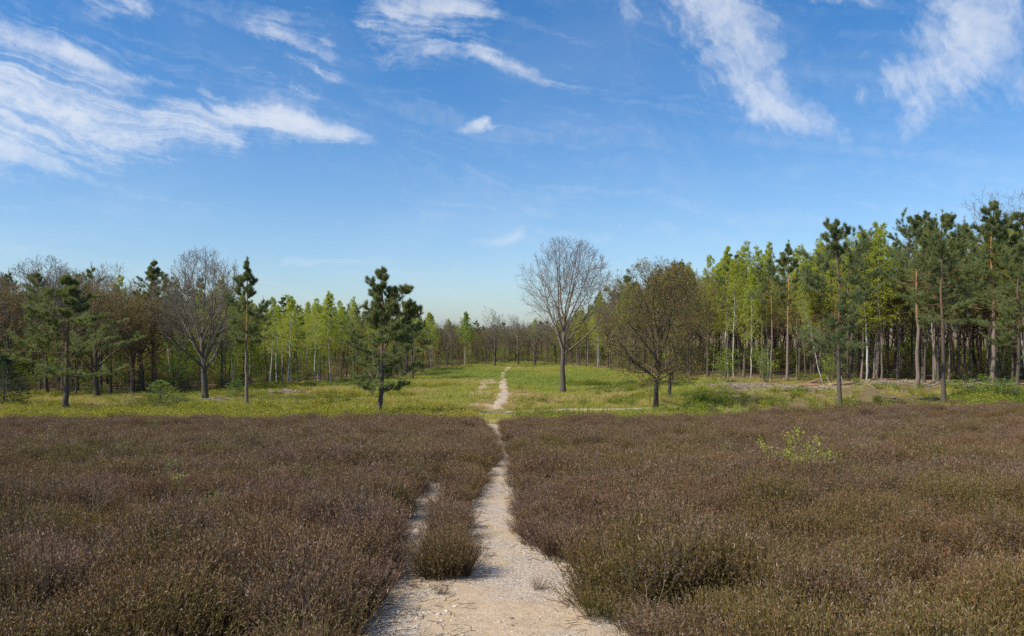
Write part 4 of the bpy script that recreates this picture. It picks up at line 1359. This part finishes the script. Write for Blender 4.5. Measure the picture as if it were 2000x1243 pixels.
for k, a in enumerate((
    (1570, 945, 852, 210, "bright yellow green birch sapling spreading above the heather", 'leaf'),
    (1508, 930, 878, 34, "thin sprig left of the bright yellow green birch sapling", 'sprig'),
    (1688, 915, 855, 24, "upright yellow sprig right of the bright birch sapling", 'sprig'),
    (1708, 918, 862, 22, "faint leafy sprig just right of the upright yellow sprig", 'sprig'),
    (1768, 885, 840, 26, "pale leafy twig high in the heather before the tall dark pine", 'sprig'),
    (1415, 905, 868, 30, "green leafy seedling left of the bright birch sapling", 'pine'),
    (1460, 925, 885, 22, "small green seedling between the leafy seedling and the birch sapling", 'pine'),
    (1802, 912, 874, 36, "green leafy seedling right of the upright yellow sprigs", 'pine'),
    (231, 910, 862, 34, "green leafy seedling in the heather below the dark trunked oak", 'pine'),
    (305, 850, 822, 22, "small green seedling near the heather's far edge", 'pine'),
    (363, 1000, 938, 16, "narrow yellow green sprig standing up from the heather", 'sprig'),
    (283, 1035, 1002, 30, "yellowish leafy tuft low in the heather left of the narrow sprig", 'sprig'),
    (322, 965, 910, 26, "green seedling above the narrow yellow sprig", 'pine'),
    (690, 872, 832, 34, "yellow green leafy sapling in the heather before the two-topped pine", 'sprig'),
    (95, 895, 830, 22, "thin yellow sprig in the heather before the broad low pine", 'sprig'),
    (415, 1020, 980, 24, "green seedling right of the narrow yellow sprig", 'pine'),
    (1905, 880, 855, 22, "pale sprig in the heather below the tallest pine", 'sprig'),
    (85, 1080, 1020, 22, "dark green seedling in the lower heather", 'pine'),
)):
    sapling(*a[:5], kind=a[5], seed=k)

# ------------------------------------------------------------------ felled wood
def log_mat():
    m, g = new_mat("log_bark")
    n = g.noise(g.pos(), 7.0, 5.0, 0.65)
    c = g.mix(g.rng(n, 0.35, 0.65), (0.30, 0.15, 0.085), (0.42, 0.26, 0.16))
    c = g.mix(g.attr('cut'), c, (0.55, 0.40, 0.24))
    finish(g, c, 0.85, 0.15, bump=n, bdist=0.02)
    return m


MAT['log'] = log_mat()


def greylog_mat():
    m, g = new_mat("weathered_log")
    n = g.noise(g.pos(), 7.0, 5.0, 0.65)
    c = g.mix(g.rng(n, 0.35, 0.65), (0.28, 0.23, 0.18), (0.42, 0.36, 0.29))
    c = g.mix(g.attr('cut'), c, (0.50, 0.40, 0.28))
    finish(g, c, 0.9, 0.1, bump=n, bdist=0.02)
    return m


MAT['grey_log'] = greylog_mat()


def log_mesh(seed, L, r, mat):
    rng = RS(seed)
    n, s = 9, 10
    t = np.linspace(-0.5, 0.5, n)
    P = np.stack([t * L, np.cumsum(rng.normal(0, 0.012 * L, n)), np.cumsum(rng.normal(0, 0.006 * L, n))], 1)
    P -= P.mean(0)
    V, q = tubes(P[None], (r * (1 - 0.25 * (t + 0.5)) * rng.uniform(0.92, 1.06, n))[None], s)
    B = Parts()
    B.put(V, [q], cut=0.0)
    B.put(V[:s], [np.arange(s)[None]], cut=1.0)
    B.put(V[-s:], [np.arange(s)[None, ::-1]], cut=1.0)
    me = B.build("log", True)
    me.materials.append(MAT[mat])
    return me


def lay_log(px, py, Lpx, r, rz, tilt, lift, label, mat='log', seed=0, group="felled logs by the leaning birch", name="log"):
    x, y = ground_at(px, py)
    L = Lpx / F * y
    o = obj(name, log_mesh(seed, L, r, mat))
    o.location = (x, y, float(gz(x, y)) + r * 0.8 + lift)
    o.rotation_euler = (0, -tilt, rz)
    tag(o, label, "log", group)


lay_log(1585, 752, 48, 0.10, 0.5, 0.22, 0.18, "reddish log resting aslant on top of the pile left of the leaning birch", seed=1)
lay_log(1578, 755, 42, 0.11, 0.25, 0.0, 0.0, "reddish log lying lowest at the left of the pile", seed=2)
lay_log(1592, 754, 30, 0.10, -0.2, 0.0, 0.02, "short reddish log at the front of the pile by the birch's base", seed=3)
lay_log(1596, 750, 44, 0.11, 0.7, 0.10, 0.12, "reddish log crossing the back of the pile by the birch", seed=4)
lay_log(1608, 757, 22, 0.12, 1.2, 0.0, 0.0, "stubby log with its pale cut end showing in front of the birch's base", seed=5)
lay_log(1650, 752, 66, 0.13, 0.25, 0.06, 0.03, "long pale peeled trunk lying right behind the front pine", seed=6)
lay_log(1482, 752, 34, 0.10, 0.55, 0.12, 0.03, "reddish log propped beside the shrub under the clean white birch", seed=7)
lay_log(1450, 756, 70, 0.07, 0.05, 0.0, 0.0, "thin grey trunk lying in the grass right of the broad oak", 'grey_log', 8)
lay_log(1560, 744, 60, 0.08, -0.03, 0.0, 0.1, "dark grey trunk lying behind the log pile", 'grey_log', 9)
lay_log(1722, 744, 60, 0.09, 0.3, 0.04, 0.05, "pale trunk lying in the wood between the mottled birch and the orange pine", 'log', 10)
lay_log(1905, 746, 110, 0.09, 0.12, 0.03, 0.05, "long grey fallen trunk below the tallest pine", 'grey_log', 11)
lay_log(1968, 752, 90, 0.08, -0.1, 0.0, 0.03, "grey fallen trunk at the right end of the wood", 'grey_log', 12)
lay_log(1540, 787, 36, 0.05, 0.5, 0.0, 0.0, "thin pale pole lying in the grass before the log pile", 'grey_log', 13)
lay_log(520, 772, 60, 0.07, 0.35, 0.10, 0.1, "pale stick leaning in the brash right of the pale leaning pine", 'grey_log', 14, "felled wood under the left wood")
lay_log(545, 768, 70, 0.06, -0.1, 0.0, 0.1, "pale fallen branch lying across the brash heap left of the birches", 'grey_log', 15, "felled wood under the left wood")


# --- brash: loose cut branches
def brash(px, py, w, n, label, seed):
    rng = RS(seed)
    x, y = ground_at(px, py)
    wm = w / F * y
    c = np.stack([rng.normal(0, wm * 0.3, n), rng.normal(0, 0.7, n), rng.uniform(0.03, 0.35, n)], 1)
    a = rng.random(n) * 6.283
    d = np.stack([np.cos(a), np.sin(a) * 0.5, rng.normal(0, 0.18, n)], 1)
    L = rng.uniform(0.5, 1.7, n)
    P = c[:, None] + d[:, None] * (np.linspace(-0.5, 0.5, 4)[None, :, None] * L[:, None, None]) + rng.normal(0, 0.03, (n, 4, 3))
    V, q = tubes(P, np.tile(np.linspace(0.03, 0.01, 4), (n, 1)) * rng.uniform(0.5, 1.3, (n, 1)), 4)
    me = mesh("brash_heap", V, [q], dict(cut=np.zeros(len(V))), True)
    o = obj("brash_heap", me, MAT['grey_log'])
    o.location = (x, y, float(gz(x, y)))
    tag(o, label, None, None, "stuff")


brash(545, 770, 100, 90, "heap of pale cut branches at the wood edge right of the pale leaning pine", 1)
brash(1470, 757, 160, 160, "strewn cut branches on the grass between the oak and the log pile", 2)
brash(1560, 764, 190, 170, "strewn cut branches on the bare soil before the log pile", 3)
brash(1740, 752, 190, 170, "scattered cut branches around the orange trunked pine", 4)
brash(1920, 757, 190, 150, "scattered grey branches beneath the tallest dark pine", 5)
brash(425, 786, 70, 60, "dark brash at the foot of the big leafless tree", 6)


# ------------------------------------------------------------------ stones, twigs on the sand
def pebble(seed):
    rng = RS(seed)
    V = np.array([(0, 0, 1), (0, 0, -1)] + [(math.cos(a), math.sin(a), z) for z, o_ in ((0.45, 0), (-0.4, 0.5)) for a in (np.arange(5) + o_) * 2 * np.pi / 5], float)
    V *= rng.uniform(0.75, 1.2, (len(V), 1)) * np.array([1, 0.8, 0.6])
    f = []
    for i in range(5):
        j = (i + 1) % 5
        f += [(0, 2 + i, 2 + j), (2 + i, 7 + i, 2 + j), (2 + j, 7 + i, 7 + j), (1, 7 + j, 7 + i)]
    me = mesh("pebble", V, [np.array(f)], smooth=True)
    me.materials.append(MAT['pebble'])
    return me


def pebble_mat():
    m, g = new_mat("pebble")
    t = g.attr('tint', 'INSTANCER')
    c = g.ramp(t, [(0.0, (0.20, 0.16, 0.12)), (0.3, (0.38, 0.31, 0.22)), (0.65, (0.50, 0.43, 0.33)), (1.0, (0.70, 0.65, 0.56))])
    finish(g, c, 0.8, 0.3)
    return m


MAT['pebble'] = pebble_mat()


def stones():
    rng = RS(131)
    n = 26000
    X, Y = rng.uniform(-2.2, 2.2, n), 3.5 + rng.random(n) ** 1.5 * 15
    big = fbm(X, Y, 0.9, 3, 70.0)
    k = (inside(MAINX, X, Y, 0.12) & (rng.random(n) < 0.15 + 0.85 * sstep(0.42, 0.6, big))) | inside(SIDE, X, Y, 0.08)
    X, Y = X[k], Y[k]
    s = 0.0035 + 0.009 * rng.random(len(X)) ** 4 + 0.016 * (rng.random(len(X)) < 0.012)
    Z = gz(X, Y) + 0.026 + 0.03 * (fbm(X, Y, 3.0, 4, 2.0) - 0.4).clip(-0.4, 1)
    scatter("pebbles", np.stack([X, Y, Z], 1), [pebble(i) for i in range(4)], "grey and white gravel on the sandy path", scl=np.stack([s, s, s], 1))
    # dry litter along the edges of the sand
    n = 9000
    X, Y = rng.uniform(-2.4, 2.4, n), 3.5 + rng.random(n) ** 1.4 * 18
    k = inside(MAINX, X, Y, 0.25) & ~inside(MAINX, X, Y, -0.22) | (inside(SIDE, X, Y, 0.1) & (rng.random(n) < 0.8)) | (inside(MAINX, X, Y, 0.1) & (X > 0.25) & (Y < 8) & (rng.random(n) < 0.35))
    X, Y = X[k], Y[k]
    tw = []
    for i in range(4):
        r = RS(800 + i)
        P = np.stack([np.linspace(-0.5, 0.5, 4), r.normal(0, 0.06, 4), np.abs(r.normal(0.03, 0.03, 4))], 1)[None]
        V, q = tubes(P, np.full((1, 4), 0.018), 3)
        me = mesh("twig", V, [q], dict(hgt=np.full(len(V), 0.7), rnd=np.full(len(V), 0.5 + 0.1 * i)))
        me.materials.append(MAT['heather']); tw.append(me)
    s = rng.uniform(0.03, 0.14, len(X))
    Z = gz(X, Y) + 0.028 + 0.03 * (fbm(X, Y, 3.0, 4, 2.0) - 0.4).clip(-0.4, 1)
    scatter("heather_litter", np.stack([X, Y, Z], 1), tw, "dry heather twigs littering the edges of the sand", scl=np.stack([s, s, s], 1), tint=rng.uniform(0.2, 0.7, len(X)),
            rot=np.stack([0 * X, rng.normal(0, 0.05, len(X)), rng.random(len(X)) * 6.283], 1))


stones()


# --- dead pale stalks standing in the heather
def stalks():
    rng = RS(141)
    st = []
    for i in range(5):
        r = RS(900 + i)
        m_ = 6
        d = unit(r.normal(0, 0.35, (m_, 3)) + np.array([0, 0, 1.0]))
        P = np.zeros((m_, 1, 3)) + d[:, None] * np.linspace(0, 1, 5)[None, :, None] * r.uniform(0.6, 1.1, m_)[:, None, None]
        P = P + np.cumsum(r.normal(0, 0.05, P.shape), 1) * np.linspace(0, 1, 5)[None, :, None]
        R = np.tile(np.linspace(0.006, 0.002, 5), (m_, 1))
        P2, R2, _ = spawn(r, P, R, np.ones(m_), 4, 0.4, 1.0, lambda t: 40 + 0 * t, lambda t: 0.25 + 0 * t, 3, 0.0, 0.15, 0.7, 0.4)
        B = Parts()
        for p, q_ in ((P, R), (P2, R2)):
            V, q = tubes(p, q_, 3)
            B.put(V, [q], cut=0.0)
        me = B.build("stalk"); me.materials.append(MAT['stalk']); st.append(me)
    X, Y = poisson_like(rng, -26, 26, 4.5, 40, 1.0)
    k = wedge(X, Y, 1.5) & ~inside(MAINX, X, Y, 0.25) & ~inside(SIDE, X, Y, 0.2) & (rng.random(len(X)) < 0.55) & (Y < heath_edge(X) - 1)
    X, Y = X[k], Y[k]
    s = rng.uniform(0.38, 0.60, len(X))
    scatter("dead_stalks", np.stack([X, Y, gz(X, Y)], 1), st, "pale dead stalks scattered through the heather", scl=np.stack([s, s, s], 1))


m_, g_ = new_mat("dead_stalk")
finish(g_, g_.mix(g_.rand(), (0.42, 0.35, 0.29), (0.28, 0.20, 0.15)), 0.8, 0.1)
MAT['stalk'] = m_
stalks()
